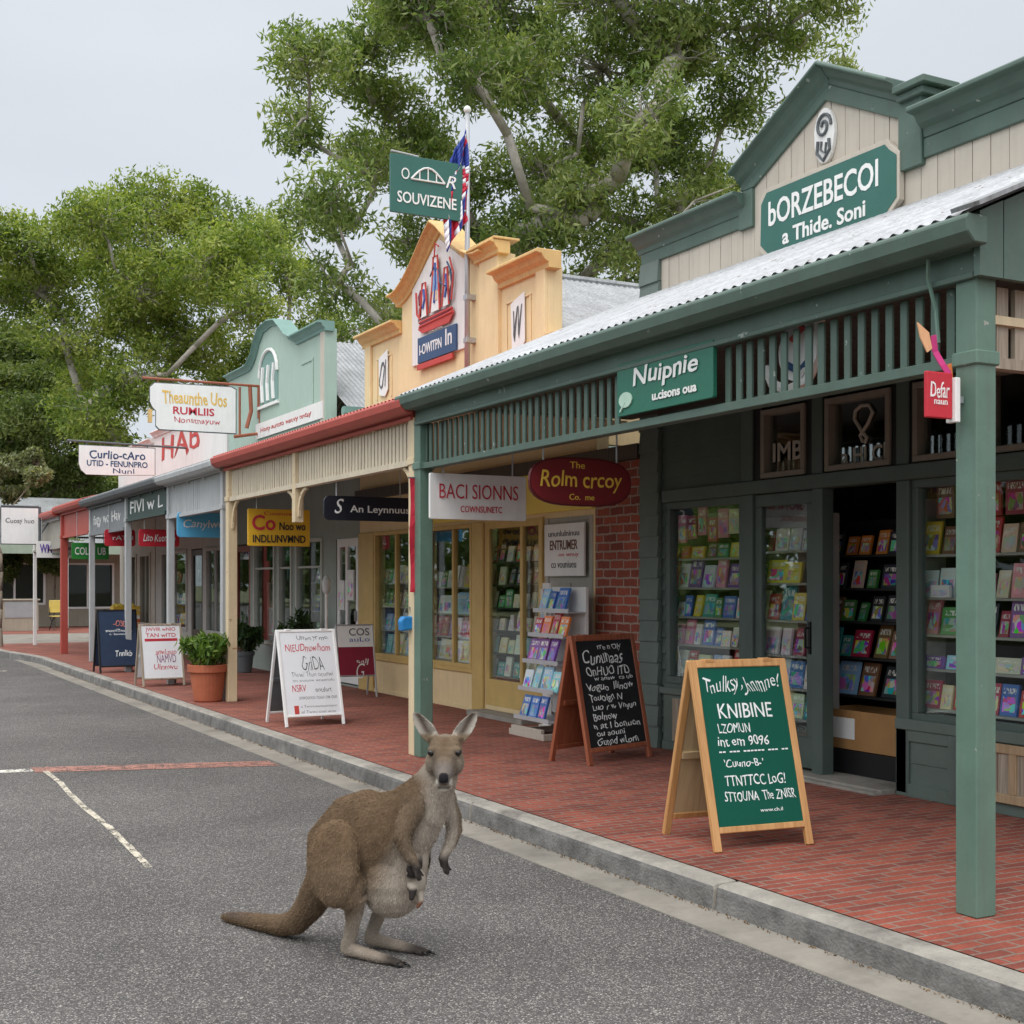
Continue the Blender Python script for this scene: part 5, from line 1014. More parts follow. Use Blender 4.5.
def goods_row(kind, where, row, x, y0, y1, z, sizes, group, palette, tilt=10, gap=.005, jit=.008, rz=0):
    """a row of covers facing the street, from the viewer's left (far end) to the right"""
    y = y1; i = 0
    while True:
        w_, h_ = rb_.choice(sizes)
        if y - w_ < y0: break
        c = rb_.choice(palette); o = bpy.data.objects.new(kind, book_mesh(w_, h_)); COL.objects.link(o)
        o.location = (x + rb_.uniform(-.006, .006), y - w_ / 2, z); o.rotation_euler = (0, R(tilt + rb_.uniform(-3, 3)), rz + R(rb_.uniform(-9, 9)))
        o.scale = (1, rb_.uniform(.9, 1.06), rb_.uniform(.86, 1.16))
        o.color = (*[max(0, min(.85, q * rb_.uniform(.95, 1.35))) for q in CN[c]], 1)
        tag(o, f'{c} {kind.replace("_", " ")}, {ORD[min(i, 11)]} from left, {row} {where}', kind.split('_')[-1], group)
        y -= w_ + gap + rb_.uniform(0, jit * 3); i += 1
def shelf_unit(name, label, x0, x1, y0, y1, zs, ztop, m, back=True, tm=.018):
    t = thing(name, label, 'shelves', ((x0 + x1) / 2, (y0 + y1) / 2, 0), world=True)
    MB().box(x0, x1, y0, y0 + tm, .013, ztop).box(x0, x1, y1 - tm, y1, .013, ztop).build('side', m, t)
    if back: MB().box(x1 - .01, x1, y0 + tm, y1 - tm, .013, ztop).build('back', m, t)
    for z in zs: MB().box(x0, x1 - .011, y0 + tm, y1 - tm, z - tm, z).build('shelf', m, t)
    return t
ALL = list(CN); WARM = ['red', 'orange', 'yellow', 'cream', 'white', 'pink', 'blue', 'pale blue', 'white']
RED = ['red', 'crimson', 'pink', 'purple', 'red', 'white', 'pink']; PAL = ['white', 'cream', 'pale blue', 'white', 'blue', 'red', 'yellow', 'teal']; NAV = ['blue', 'black', 'pale blue', 'white', 'teal', 'brown', 'blue']
shm = M('shelf_paint', (.34, .33, .30), .5)
bs = [(.105, .19), (.14, .22), (.11, .15), (.15, .2), (.16, .17), (.09, .17), (.125, .205)]; bl = [(.17, .24), (.13, .20), (.19, .22), (.15, .25), (.11, .19)]; sm = [(.09, .15), (.10, .14), (.11, .16), (.08, .13)]
RW = ['lowest shelf', 'second shelf', 'third shelf', 'fourth shelf', 'fifth shelf', 'top shelf']
# left window of the bookshop
shelf_unit('display_shelves', 'shelves of books behind the left window of the bookshop', WX + .09, WX + .36, 8.70, 9.98, (.70, .95, 1.20, 1.46, 1.72), 1.74, shm, back=False)
for k, (z, pal, sz) in enumerate(((.70, PAL, bs), (.95, WARM, bs), (1.20, PAL + ['green'], bs), (1.46, RED + ['cream'], bl), (1.72, ['yellow', 'green', 'orange', 'brown'], [(.15, .12), (.2, .10)]))):
    goods_row('book', "behind the bookshop's left window", RW[k], WX + .13, 8.73, 9.95, z, sz, 'books behind the left window', pal)
for k in range(6):
    o = bpy.data.objects.new('packet', book_mesh(.135, .21 if k % 2 else .25)); COL.objects.link(o); o.location = (WX + .07, 9.60 - k * .15, 1.86 + .03 * (k % 3)); o.color = (*CN[['pink', 'crimson', 'pink', 'red', 'pink', 'cream'][k]], 1); o.rotation_euler = (0, 0, R(rb_.uniform(-8, 8)))
    tag(o, f'{["pink", "crimson", "pink", "red", "pink", "cream"][k]} packet, {ORD[k]} from left, hung at the top of the left window', 'packet', 'packets hung in the left window')
# behind the glazed door leaf
shelf_unit('display_shelves', 'shelves of magazines behind the glazed door leaf of the bookshop', WX + .06, WX + .28, 7.80, 8.66, (.42, .66, .92, 1.20, 1.50, 1.76), 2.05, shm)
for k, (z, pal, sz) in enumerate(((.42, PAL, bs), (.66, NAV, bs), (.92, ALL, bl), (1.20, PAL, bl), (1.50, ['yellow', 'blue', 'yellow', 'green'], [(.20, .17), (.17, .2)]), (1.76, ['black', 'brown', 'crimson', 'white'], bs))):
    goods_row('magazine', 'behind the glazed door', RW[k], WX + .10, 7.83, 8.63, z, sz, 'magazines behind the glazed door', pal)
# inside the open doorway
shelf_unit('display_shelves', 'dark shelves of books inside the open doorway', WX + .36, WX + .66, 7.10, 8.45, (.62, .92, 1.2, 1.46, 1.72), 2.0, M('black_shelf', (.02, .02, .02), .5))
for k, (z, pal, sz) in enumerate(((.62, NAV, [(.22, .27), (.2, .25), (.18, .26)]), (.92, ['brown', 'blue', 'pale blue', 'crimson', 'teal'], bl), (1.2, ['brown', 'black', 'green', 'orange'], bs), (1.46, ['yellow', 'black', 'crimson', 'cream', 'green'], bs), (1.72, ['yellow', 'orange', 'black', 'yellow', 'brown'], bs))):
    goods_row('book', 'inside the open doorway', RW[k], WX + .42, 7.13, 8.42, z, sz, 'books inside the open doorway', pal, tilt=14, jit=.02)
t = thing('carton', 'open brown carton with a paper label on the floor inside the bookshop doorway', 'carton', (WX + .40, 7.52, .22), world=False)
MB().box(-.2, .2, -.42, .42, 0, .012).box(-.2, -.188, -.42, .42, .012, .30).box(.188, .2, -.42, .42, .012, .30).box(-.188, .188, -.42, -.408, .012, .30).box(-.188, .188, .408, .42, .012, .30).build('box', M('cardboard', (.36, .19, .07), .75), t); MB().box(-.206, -.201, .02, .26, .08, .24).build('label', white_p, t)
MB().box(WX + .18, WX + .64, 7.06, 7.98, .013, .215).build('low_stand', black_p); tag(bpy.data.objects['low_stand'], 'low black stand under the brown carton', 'stand')
# right window
shelf_unit('display_shelves', 'shelves of books and souvenirs behind the right window of the bookshop', WX + .09, WX + .36, 4.98, 6.80, (.62, .90, 1.14, 1.40, 1.70), 2.1, shm, back=False)
for k, (z, pal, sz) in enumerate(((.62, RED + ['cream', 'blue'], bs), (.90, ['white', 'pale blue', 'purple', 'cream'], [(.2, .10), (.16, .13), (.24, .09)]), (1.14, RED + ['green', 'white', 'black'], bs), (1.40, ['white', 'pink', 'cream', 'green', 'pale blue', 'red'], bs), (1.70, ['brown', 'red', 'cream', 'yellow', 'brown', 'crimson'], bl))):
    goods_row('book', "behind the bookshop's right window", RW[k], WX + .13, 5.0, 6.77, z, sz, 'books behind the right window', pal)
for k in range(5):
    c_ = ['brown', 'yellow', 'red', 'crimson', 'brown'][k]; o = bpy.data.objects.new('packet', book_mesh(.16, .24)); COL.objects.link(o); o.location = (WX + .12, 6.55 - k * .2, 1.95); o.color = (*CN[c_], 1); tag(o, f'{c_} packet, {ORD[k]} from left, hung at the top of the right window', 'packet', 'packets hung in the right window')
o = bpy.data.objects.new('price_card', book_mesh(.17, .085)); COL.objects.link(o); o.location = (WX + .08, 6.56, 1.40); o.color = (.75, .75, .75, 1); tag(o, 'white price card taped inside the right bookshop window', 'card')
# windows and door of the yellow shop
shelf_unit('display_shelves', 'shelves of souvenirs behind the near window of the yellow shop', WX + .1, WX + .32, 13.78, 15.25, (.55, .84, 1.12, 1.45), 1.46, shm, back=False)
for k, (z, pal, sz) in enumerate(((.55, PAL, bl), (.84, RED, bl), (1.12, PAL, [(.16, .24), (.2, .26)]), (1.45, ['green', 'yellow', 'cream', 'white'], bl))):
    goods_row('souvenir_box', 'behind the near yellow window', RW[k], WX + .14, 13.8, 15.22, z, sz, 'souvenirs behind the near yellow window', pal)
shelf_unit('display_shelves', 'shelves of souvenirs behind the far window of the yellow shop', WX + .1, WX + .32, 15.54, 17.0, (.55, .86, 1.18, 1.5), 1.51, shm, back=False)
for k, (z, pal, sz) in enumerate(((.55, PAL, bl), (.86, ['white', 'cream', 'pale blue'], bl), (1.18, ['red', 'green', 'white', 'brown'], bl), (1.5, ['green', 'cream', 'white'], bl))):
    goods_row('souvenir_box', 'behind the far yellow window', RW[k], WX + .14, 15.56, 16.97, z, sz, 'souvenirs behind the far yellow window', pal)
shelf_unit('display_shelves', 'dark shelves of cards behind the yellow shop door', WX + .07, WX + .29, 12.16, 13.5, (.44, .70, .96, 1.22, 1.48, 1.74), 2.1, MATS['black_shelf'])
for k, (z, pal) in enumerate(((.44, ['teal', 'white', 'cream']), (.70, ['pale blue', 'cream', 'white']), (.96, ['white', 'blue', 'cream']), (1.22, ['black', 'white', 'green', 'cream']), (1.48, ['black', 'cream', 'brown', 'white']), (1.74, ['black', 'cream', 'crimson', 'white', 'red']))):
    goods_row('card', 'behind the yellow shop door', RW[k], WX + .11, 12.18, 13.47, z, [(.12, .17), (.14, .16), (.16, .2)], 'cards behind the yellow shop door', pal, jit=.03)
# wire magazine rack on the footpath
t = thing('magazine_rack', 'tall white magazine rack on the footpath before the yellow shop', 'rack', (6.33, 11.10, 0), world=True)
X0, X1, Y0, Y1 = 6.12, 6.56, 10.72, 11.42
MB().box(X0 - .06, X1, Y0, Y0 + .05, 0, .06).box(X0 - .06, X1, Y1 - .05, Y1, 0, .06).box(X0 - .06, X0 - .02, Y0 + .05, Y1 - .05, .0, .10).build('foot', cream, t, bev=.004)
MB().box(X1 - .03, X1, Y0, Y0 + .03, .06, 1.46).box(X1 - .03, X1, Y1 - .03, Y1, .06, 1.46).box(X1 - .02, X1 - .01, Y0 + .03, Y1 - .03, .2, 1.46).build('upright', white_p, t)
ty = [(.17, 6.14), (.45, 6.19), (.72, 6.24), (.98, 6.30), (1.22, 6.36)]
for z, x in ty: MB().box(x - .02, X1 - .031, Y0, Y1, z - .012, z).box(x - .026, x - .02, Y0, Y1, z - .012, z + .03).build('tier', M('rack_wire', (.55, .56, .58), .4, metal=.3), t)
for k, (z, x) in enumerate(ty):
    goods_row('magazine', 'of the white footpath rack', ['lowest tier', 'second tier', 'third tier', 'fourth tier', 'top tier'][k], x + .035, Y0 + .01, Y1 - .01, z, [(.15, .22), (.17, .21), (.14, .2)], 'magazines in the footpath rack', [PAL, ['cream', 'white', 'orange', 'pale blue'], ['white', 'purple', 'white', 'cream'], ['red', 'orange', 'cream', 'red'], ['pale blue', 'white', 'blue']][k], tilt=16)
# postcard stand leaning by the door
t = thing('poster_stand', 'narrow white stand of pictures between the rack and the notice board', 'stand', (6.62, 11.62, 0), R(-18))
MB().box(-.02, .0, -.18, .18, .0, 1.50).box(-.06, -.02, -.18, .18, .0, .03).build('panel', white_p, t)
for i in range(2):
    for j in range(4):
        o = bpy.data.objects.new('postcard', book_mesh(.15, .19)); COL.objects.link(o); c_ = [['pale blue', 'cream'], ['red', 'brown'], ['pale blue', 'white'], ['white', 'red']][j][i]; q = Matrix.Rotation(R(-18), 4, 'Z') @ Vector((-.036, .085 - i * .17, .62 + j * .21)); o.location = (6.62 + q.x, 11.62 + q.y, q.z); o.rotation_euler = (0, 0, R(-18)); o.color = (*CN[c_], 1)
        tag(o, f'{c_} postcard, {["left", "right"][i]} column, {["lowest", "second", "third", "top"][j]} row of the narrow white stand', 'postcard', 'postcards on the narrow stand')
# goods in the teal and far shop windows
for n_, (a, b_) in enumerate(((18.95, 20.0), (21.25, 22.3), (24.4, 25.5), (27.2, 29.3))):
    wn = ['first teal shop window', 'wide teal shop window', 'small white shop window', 'wide white shop window'][n_]
    shelf_unit('display_shelves', f'shelves behind the {wn}', WX + .2, WX + .45, a, b_, (.6, 1.05, 1.5), 1.52, shm, back=False)
    for k, z in enumerate((.6, 1.05, 1.5)): goods_row('souvenir_box', f'behind the {wn}', ['lowest shelf', 'middle shelf', 'top shelf'][k], WX + .27, a + .03, b_ - .03, z, [(.2, .26), (.26, .22), (.17, .3)], f'goods behind the {wn}', PAL + ['red', 'green'], gap=.05)
for n_, (y_, z_, s_) in enumerate(((17.72, 1.25, 'Nlu own'), (18.1, 1.1, 'wuno'))):
    o = bpy.data.objects.new('poster', book_mesh(.26, .44)); COL.objects.link(o); o.location = (WX + .012, y_, z_); o.color = (.7, .7, .68, 1); tag(o, ['larger pale poster on the left leaf of the white door', 'pale poster on the right leaf of the white door'][1 - n_], 'poster')
# ================================================================== the kangaroo (local axes: x = forward, y = its left, z = up)
HD = Vector((.545, -.838, 0)).normalized()
roo_loc = (2.12, 5.42, -.14); roo_rz = math.atan2(HD.y, HD.x)
def grow(mb, pts, n=14):                                     # (x, y, z, r_side, r_vert)
    mb.tube([p[:3] for p in pts], [(p[3], p[4] if len(p) > 4 else p[3]) for p in pts], n, flat=(0, 1, 0))
    for p in (pts[0], pts[-1]): mb.ball(p[:3], (min(p[3], p[4] if len(p) > 4 else p[3]) * .98,) * 3, 10, 7)
k = MB()
# trunk from rump to neck
grow(k, [(-.17, 0, .33, .095, .10), (-.13, 0, .41, .125, .165), (-.02, 0, .485, .140, .21), (.10, 0, .515, .150, .22), (.20, 0, .55, .145, .19), (.29, 0, .63, .115, .145), (.355, 0, .71, .088, .115), (.40, 0, .78, .072, .09), (.43, 0, .84, .062, .072)], 18)
k.ball((.18, 0, .365), (.16, .135, .19)); k.ball((.26, 0, .45), (.10, .11, .14)); k.ball((.375, 0, .665), (.075, .085, .10))
# tail
grow(k, [(-.14, 0, .36, .105), (-.21, 0, .26, .082), (-.285, .01, .16, .066), (-.365, .02, .080, .056), (-.47, .04, .050, .047), (-.60, .065, .040, .039), (-.74, .09, .033, .032), (-.85, .11, .024, .022), (-.885, .115, .02, .012)], 14)
for s in (1, -1):                                            # hind legs
    Rm = Matrix.Rotation(R(10), 3, 'Y')
    k.ball((-.005, s * .178, .435), (.128, .078, .185), rot=Rm); k.ball((.02, s * .185, .385), (.106, .070, .15), rot=Rm)
    k.ball((.062, s * .150, .315), (.066, .058, .095), rot=Rm)
    grow(k, [(.075, s * .140, .29, .046, .060), (.060, s * .115, .22, .036, .044), (.040, s * .10, .15, .028, .032), (.018, s * .09, .085, .026, .029), (.005, s * .088, .05, .028, .032)])
    grow(k, [(-.005, s * .088, .036, .025, .030), (.06, s * .09, .033, .026, .027), (.14, s * .094, .027, .027, .023), (.22, s * .098, .021, .025, .019), (.275, s * .10, .017, .019, .014)])
    k.ball((.285, s * .112, .014), (.035, .011, .010)); k.ball((.27, s * .082, .014), (.028, .010, .010))
AR = {-1: [(.355, -.095, .69, .050), (.335, -.128, .62, .043), (.325, -.142, .565, .038), (.345, -.135, .51, .028), (.372, -.115, .452, .020)],
      1: [(.395, .085, .69, .048), (.425, .105, .62, .040), (.435, .105, .565, .034), (.425, .085, .505, .026), (.405, .055, .447, .019)]}
for s, ch in AR.items():                                     # arms, with five splayed fingers each
    grow(k, [(a, b, c, r) for a, b, c, r in ch]); k.ball(ch[0][:3], (.055, .048, .075))
    wx_, wy_, wz_ = ch[-1][:3]; k.ball((wx_ + .008, wy_, wz_ - .018), (.020, .018, .026))
    for i, (dy, l) in enumerate(((-.016, .030), (-.008, .040), (0, .043), (.008, .040), (.018, .028))):
        k.tube([(wx_ + .010, wy_ + dy * .8, wz_ - .028), (wx_ + .022, wy_ + dy * 1.3, wz_ - .028 - l * .6), (wx_ + .026, wy_ + dy * 1.6, wz_ - .028 - l)], [.0070, .0062, .0042], 6)
# head: turned to face the camera
HS = 1.20
g = Vector((.50, -.866, 0)).normalized(); e = Vector((.866, .50, 0)).normalized()
HC = Vector((.452, 0, .890)); HM = Matrix((e, -g, Vector((0, 0, 1)))).transposed()        # columns: picture-right, away, up
def hp(a, b, c): return HC + (e * a + g * b + Vector((0, 0, c))) * HS
def hball(a, b, c, r): k.ball(hp(a, b, c), tuple(q * HS for q in r), rot=HM)
hball(0, -.012, .024, (.062, .075, .062)); hball(0, .03, .0, (.058, .062, .055))
for s in (1, -1): hball(s * .036, .022, -.012, (.034, .05, .044)); hball(s * .042, .050, .036, (.018, .020, .014))
def cone(pts):
    k.tube([hp(*p[:3]) for p in pts], [(p[3] * HS, p[4] * HS) for p in pts], 14, flat=e); q = pts[-1]; hball(q[0], q[1], q[2], (q[3], q[3] * .7, q[4]))
cone([(0, .02, .0, .056, .056), (0, .065, -.020, .045, .044), (0, .105, -.034, .033, .034), (0, .135, -.044, .026, .026), (0, .150, -.048, .021, .021)])
cone([(0, .03, -.045, .038, .028), (0, .085, -.076, .027, .018), (0, .130, -.092, .018, .011)])
for s in (1, -1): hball(s * .014, .128, -.068, (.016, .020, .016))
k.tube([HC + Vector((-.025, 0, -.12)), hp(0, -.01, -.03), hp(0, .02, .0)], [.066, .064, .062], 14)
for s in (1, -1):                                            # cupped ears
    A = hp(s * .042, -.015, .066); T_ = hp(s * .114, -.02, .162); ax = T_ - A; Ln = ax.length; ax.normalize(); wv = ax.cross(g).normalized()
    rows, cols = 9, 7; F = []; Bk = []
    for i in range(rows):
        t_ = i / (rows - 1); hw = .047 * HS * ((1 - t_) ** .62) * ((t_ + .10) ** .34) + .002
        for j in range(cols):
            u = j / (cols - 1) * 2 - 1; p = A + ax * Ln * t_ + wv * u * hw - g * (.026 * (1 - u * u) * (1 - .55 * t_))
            F.append(p + g * .0045); Bk.append(p - g * .0055)
    n0 = rows * cols; fs = []
    for i in range(rows - 1):
        for j in range(cols - 1):
            a = i * cols + j; fs.append((a, a + 1, a + cols + 1, a + cols)); fs.append((n0 + a, n0 + a + cols, n0 + a + cols + 1, n0 + a + 1))
    ring = [j for j in range(cols)] + [i * cols + cols - 1 for i in range(1, rows)] + [(rows - 1) * cols + j for j in range(cols - 2, -1, -1)] + [i * cols for i in range(rows - 2, 0, -1)]
    for a, b_ in zip(ring, ring[1:] + ring[:1]): fs.append((a, n0 + a, n0 + b_, b_))
    k.add(F + Bk, fs); k.tube([A - ax * .02, A + ax * .02], [.024, .020], 8)
roo = thing('kangaroo', 'grey brown kangaroo sitting upright on the road with a joey in its pouch', 'kangaroo', roo_loc, roo_rz)
coat = attr_mat('kangaroo_coat', .85); 
tmp = bpy.data.objects.new('tmp', k.mesh('tmp', coat)); COL.objects.link(tmp)
rm = tmp.modifiers.new('r', 'REMESH'); rm.mode = 'VOXEL'; rm.voxel_size = .0048
smm = tmp.modifiers.new('s', 'SMOOTH'); smm.factor = .5; smm.iterations = 3
bpy.context.view_layer.update()
me = bpy.data.meshes.new_from_object(tmp.evaluated_get(bpy.context.evaluated_depsgraph_get())); bpy.data.objects.remove(tmp)
nv = len(me.vertices); V = np.empty(nv * 3, np.float32); me.vertices.foreach_get('co', V); V = V.reshape(-1, 3).astype(float)
NN = np.empty(nv * 3, np.float32); me.vertices.foreach_get('normal', NN); NN = NN.reshape(-1, 3).astype(float)
def sst(x, a, b): t = np.clip((x - a) / (b - a), 0, 1); return t * t * (3 - 2 * t)
hc = np.array(HC); ev, gvv = np.array(e), np.array(g); d = (V - hc) / HS; ha = d @ ev; hb = d @ gvv; hz = d[:, 2]
back = np.array((.142, .093, .054)); side = np.array((.185, .130, .083)); pale = np.array((.43, .365, .295)); dark = np.array((.030, .024, .022)); grey = np.array((.27, .225, .165))
x, y, z = V.T; 
lower = sst(x * .75 + (.62 - z) * .55 - np.abs(y) * .9, .10, .24) * sst(z, .05, .2)      # belly and pouch side
colr = back + (side - back) * sst(.62 - z + x * .3, .05, .40)[:, None]
thigh = np.exp(-(((x - .01) / .16) ** 4 + ((z - .42) / .22) ** 4)) * sst(np.abs(y), .10, .16)
lower = lower * (1 - .9 * thigh); side_t = thigh
colr = colr + (pale - colr) * (lower * .95)[:, None]
colr = colr * (1 + .22 * side_t)[:, None]
chest = sst(x - .36 - np.abs(y) * .7, -.05, .04) * sst(z, .50, .60) * (1 - sst(z, .80, .86)); colr = colr + (pale * .97 - colr) * (chest * .8)[:, None]
tl_ = sst(-x, .12, .3) * (1 - sst(z, .25, .45)); colr = colr + (back * .95 - colr) * (tl_ * .7)[:, None]; colr = colr + (dark * 3 - colr) * (sst(-x, .60, .80) * .55 * sst(z, .02, .05))[:, None]
leg = (z < .17) & (x > -.06); lf = sst(.18 - z, 0, .10) * (x > -.06); colr = colr + (pale * .85 - colr) * (lf * .75)[:, None]
toe = sst(x, .16, .26) * (z < .07); colr = colr + (dark - colr) * (toe * .9)[:, None]
arm = sst(.60 - z, .02, .12) * sst(x, .27, .30) * (z > .36) * (np.abs(y) > .035); hand = sst(.485 - z, 0, .05) * (x > .345) * (z > .34) * (np.abs(y) > .025) * (np.abs(y) < .15)
armk = sst(np.abs(y), .075, .10) * sst(x, .28, .32) * sst(z, .42, .46) * (1 - sst(z, .70, .76)); colr = colr + (side * .95 - colr) * (armk * .85)[:, None]
colr = colr + (dark - colr) * (hand * .96)[:, None]
head = sst(z + .25 * hb, .78, .84)
hcol = np.array((.17, .122, .078)) + (np.array((.27, .225, .175)) - np.array((.17, .122, .078))) * (sst(-hz, -.05, .05) * sst(np.abs(ha), .0, .05))[:, None]
hcol = hcol + (np.array((.12, .078, .045)) - hcol) * (np.exp(-(ha / .018) ** 2) * sst(hz, .01, .05) * .8)[:, None]
hcol = hcol + (np.array((.10, .075, .055)) - hcol) * (np.exp(-(((np.abs(ha) - .034) / .016) ** 2 + ((hz + .004) / .04) ** 2)) * .75 * (hb > .03))[:, None]
muz = sst(hb, .08, .13); hcol = hcol + (np.array((.16, .14, .125)) - hcol) * (muz * .8 * (hz > -.07))[:, None]
hcol = hcol + (np.array((.47, .43, .37)) - hcol) * (sst(hb, .06, .11) * sst(-hz, .070, .080) * .6)[:, None]
hcol = hcol + (np.array((.45, .41, .35)) - hcol) * (sst(hb, .05, .1) * sst(np.abs(ha), .014, .024) * sst(-hz, .045, .060) * .9)[:, None]
nose = sst(hb, .150, .158) * (hz > -.064) * (hz < -.029) * (np.abs(ha) < .017); hcol = hcol + (np.array((.018, .016, .017)) - hcol) * nose[:, None]
mouth = np.exp(-((hz + .084) / .005) ** 2) * (hb > .095); hcol = hcol + (dark - hcol) * (mouth * .9)[:, None]
earm = sst(hz, .075, .095); facing = sst(NN @ gvv, -.1, .35)
ein = np.array((.46, .42, .36)); hcol = hcol + (back * 1.1 - hcol) * (earm * (1 - facing))[:, None]; 
core = np.exp(-(((np.abs(ha) - .078 - (hz - .12) * .5) / .014) ** 2)) * earm * facing
hcol = hcol + (ein - hcol) * (earm * facing * .9)[:, None]; hcol = hcol + (np.array((.12, .085, .065)) - hcol) * (core * .95)[:, None]
colr = colr + (hcol - colr) * head[:, None]
rr = np.random.default_rng(5)
mott = np.array([mnoise.noise(Vector(p) * 14) + .5 * mnoise.noise(Vector(p) * 40) for p in V[::1]]); colr = np.clip(colr * (1 + .16 * mott)[:, None], .005, 1)
def set_coat(mesh, C):
    at = mesh.color_attributes.new('coat', 'FLOAT_COLOR', 'POINT'); at.data.foreach_set('color', np.concatenate([C, np.ones((len(C), 1))], 1).astype(np.float32).ravel())
set_coat(me, colr * .82); me.polygons.foreach_set('use_smooth', [True] * len(me.polygons)); me.materials.clear(); me.materials.append(coat); me.name = 'body'
bo = bpy.data.objects.new('body', me); COL.objects.link(bo); bo.parent = roo
# fur: short tapered hairs lying back along the coat
nF = 150000; np_ = len(me.polygons); ar = np.empty(np_, np.float32); me.polygons.foreach_get('area', ar); ce = np.empty(np_ * 3, np.float32); me.polygons.foreach_get('center', ce); ce = ce.reshape(-1, 3).astype(float); pn = np.empty(np_ * 3, np.float32); me.polygons.foreach_get('normal', pn); pn = pn.reshape(-1, 3).astype(float)
v0 = np.array([p.vertices[0] for p in me.polygons]); pr = ar / ar.sum(); idx = rr.choice(np_, nF, p=pr.astype(float) / pr.astype(float).sum())
P = ce[idx] + rr.normal(size=(nF, 3)) * .002; n_ = pn[idx]; Cc = colr[v0[idx]]
dd = (P - hc) / HS; hbn = dd @ gvv; hzn = dd[:, 2]; ishead = sst(P[:, 2] + .25 * hbn, .78, .84)
flow = np.tile(np.array((-.45, 0, -.8)), (nF, 1)); flow[:, 0] += np.where(P[:, 0] > .25, .3, 0)
tailm = (P[:, 0] < -.15); flow[tailm] = np.array((-.9, 0, -.25)); flow = flow * (1 - ishead)[:, None] + (-gvv * .8 + np.array((0, 0, .05)))[None, :] * ishead[:, None]
flow = flow - n_ * (flow * n_).sum(1)[:, None]; flow /= np.linalg.norm(flow, axis=1)[:, None] + 1e-6
foot = (P[:, 2] < .07) & (P[:, 0] > -.03); handm = (P[:, 2] < .48) & (P[:, 0] > .345) & (P[:, 2] > .33); low_ = (P[:, 2] < .2) & (P[:, 0] > -.06)
Lh = np.full(nF, .0115); Lh[low_] = .009; Lh[foot] = .006; Lh[handm] = .004; Lh = np.where(ishead > .5, .0055, Lh); Lh = np.where((ishead > .5) & (hzn > .085), .0065, Lh)
nosek = (ishead > .5) & (hbn > .145) & (hzn > -.085); Lh[nosek] = .001
bel = sst(P[:, 0], .05, .2) * sst(.55 - P[:, 2], 0, .1); Lh *= 1 + .5 * bel * (Lh > .012); Lh *= rr.uniform(.6, 1.3, nF)
dirv = flow * .88 + n_ * .38 + rr.normal(size=(nF, 3)) * .16; dirv /= np.linalg.norm(dirv, axis=1)[:, None]
sd_ = np.cross(dirv, n_ + rr.normal(size=(nF, 3)) * .5); sd_ /= np.linalg.norm(sd_, axis=1)[:, None] + 1e-6; wh = (.0011 * (1 - .35 * ishead))[:, None]
base = P - n_ * .001; tri = np.stack([base - sd_ * wh, base + sd_ * wh, base + dirv * Lh[:, None]], 1).reshape(-1, 3)
fm_ = bpy.data.meshes.new('fur'); fm_.vertices.add(3 * nF); fm_.vertices.foreach_set('co', tri.astype(np.float32).ravel()); fm_.loops.add(3 * nF); fm_.loops.foreach_set('vertex_index', np.arange(3 * nF, dtype=np.int32))
fm_.polygons.add(nF); fm_.polygons.foreach_set('loop_start', np.arange(0, 3 * nF, 3, dtype=np.int32)); fm_.update(calc_edges=True)
hv = Cc * rr.choice([.70, .88, 1.0, 1.08, 1.35], nF, p=[.18, .24, .28, .2, .10])[:, None]; hv = np.repeat(hv, 3, 0); hv[2::3] *= 1.12; set_coat(fm_, np.clip(hv, 0, 1)); fm_.materials.append(coat)
fo = bpy.data.objects.new('fur', fm_); COL.objects.link(fo); fo.parent = roo
eye_m = M('eye_black', (.008, .006, .005), .08, .0, 3, bump=0, spec=.6)
for s in (1, -1):
    eo = MB().ball(hp(s * .0465, .058, .028), (.0165, .0145, .0150), 16, 10, HM).build('eye', eye_m, roo, smooth=True)
claw = M('claw_black', (.012, .010, .010), .35, .1, 9, bump=0)
mb = MB()
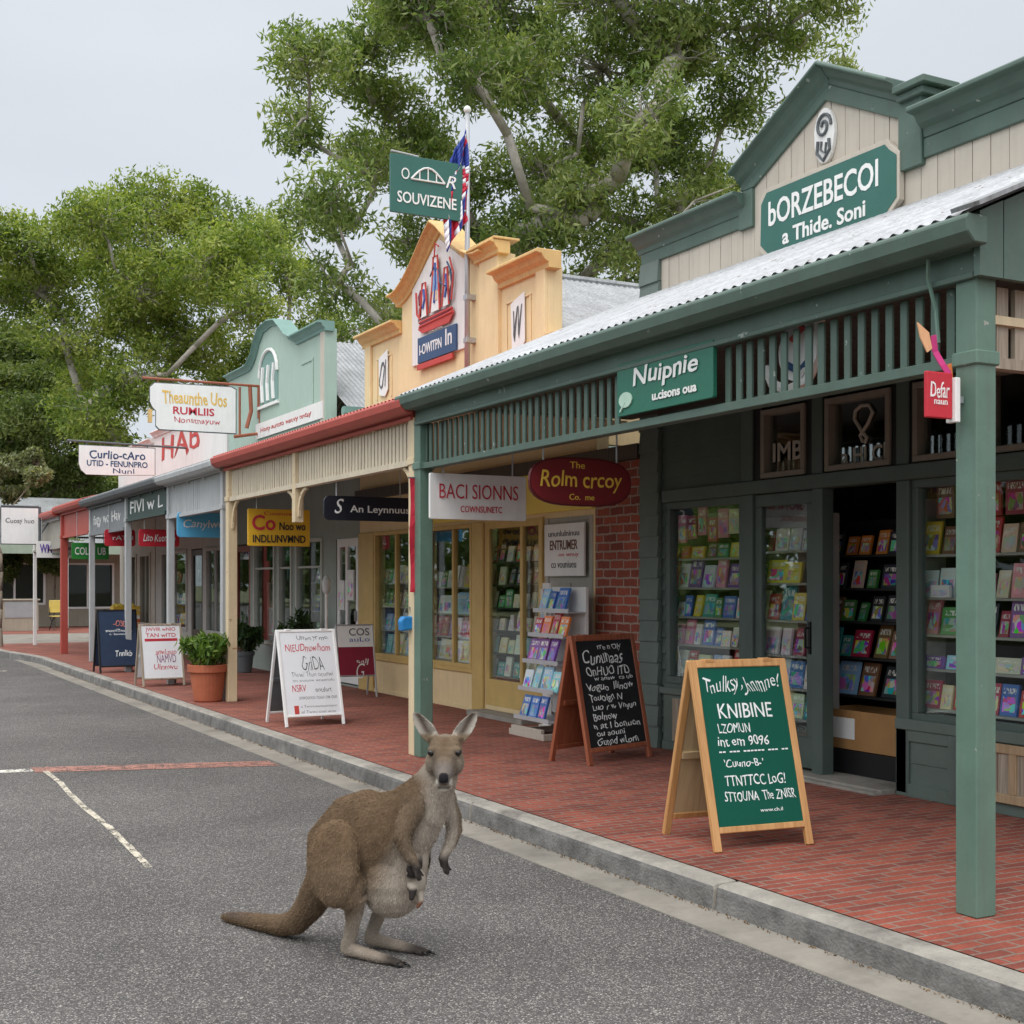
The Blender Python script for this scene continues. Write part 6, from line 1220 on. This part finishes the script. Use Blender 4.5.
for s in (1, -1):
    for dy, x0, l in ((.0105, .30, .034), (-.018, .285, .026)): mb.tube([(x0, s * .10 + dy, .017), (x0 + l * .6, s * .10 + dy, .013), (x0 + l, s * .10 + dy, .005)], [.008, .006, .002], 7)
mb.build('claws', claw, roo, smooth=True)
# joey: pale rump and tail with two dark hind feet poking from the pouch
joey = thing('joey', 'small joey with dark feet poking out of the kangaroo pouch', 'joey', roo_loc, roo_rz)
j = MB(); J = Vector((.345, -.060, .365))
j.ball(J, (.045, .040, .060)); grow(j, [(J.x - .01, J.y - .02, J.z + .02, .026), (J.x + .010, J.y - .045, J.z + .045, .020), (J.x + .0, J.y - .055, J.z + .062, .015)])
grow(j, [(J.x - .01, J.y - .02, J.z - .02, .024), (J.x + .012, J.y - .045, J.z - .03, .018), (J.x + .012, J.y - .055, J.z - .06, .012)]); grow(j, [(J.x + .015, J.y, J.z - .04, .020), (J.x + .03, J.y - .01, J.z - .08, .014), (J.x + .02, J.y - .02, J.z - .105, .008)])
tmp = bpy.data.objects.new('tmp', j.mesh('tmp', coat)); COL.objects.link(tmp); rm = tmp.modifiers.new('r', 'REMESH'); rm.mode = 'VOXEL'; rm.voxel_size = .004; smm = tmp.modifiers.new('s', 'SMOOTH'); smm.iterations = 4; smm.factor = .5
bpy.context.view_layer.update(); jm = bpy.data.meshes.new_from_object(tmp.evaluated_get(bpy.context.evaluated_depsgraph_get())); bpy.data.objects.remove(tmp)
JV = np.array([list(v.co) for v in jm.vertices]); jd = JV - np.array(J); JC = np.tile(np.array((.30, .26, .21)), (len(JV), 1)); dk = sst(-jd[:, 1], .028, .042) * sst(np.abs(jd[:, 2] + .0), .012, .03); JC = JC + (dark - JC) * dk[:, None]; JC = JC + (np.array((.16, .07, .04)) - JC) * sst(-jd[:, 2], .07, .09)[:, None]
set_coat(jm, JC); jm.polygons.foreach_set('use_smooth', [True] * len(jm.polygons)); jm.materials.clear(); jm.materials.append(coat); jo = bpy.data.objects.new('body', jm); COL.objects.link(jo); jo.parent = joey
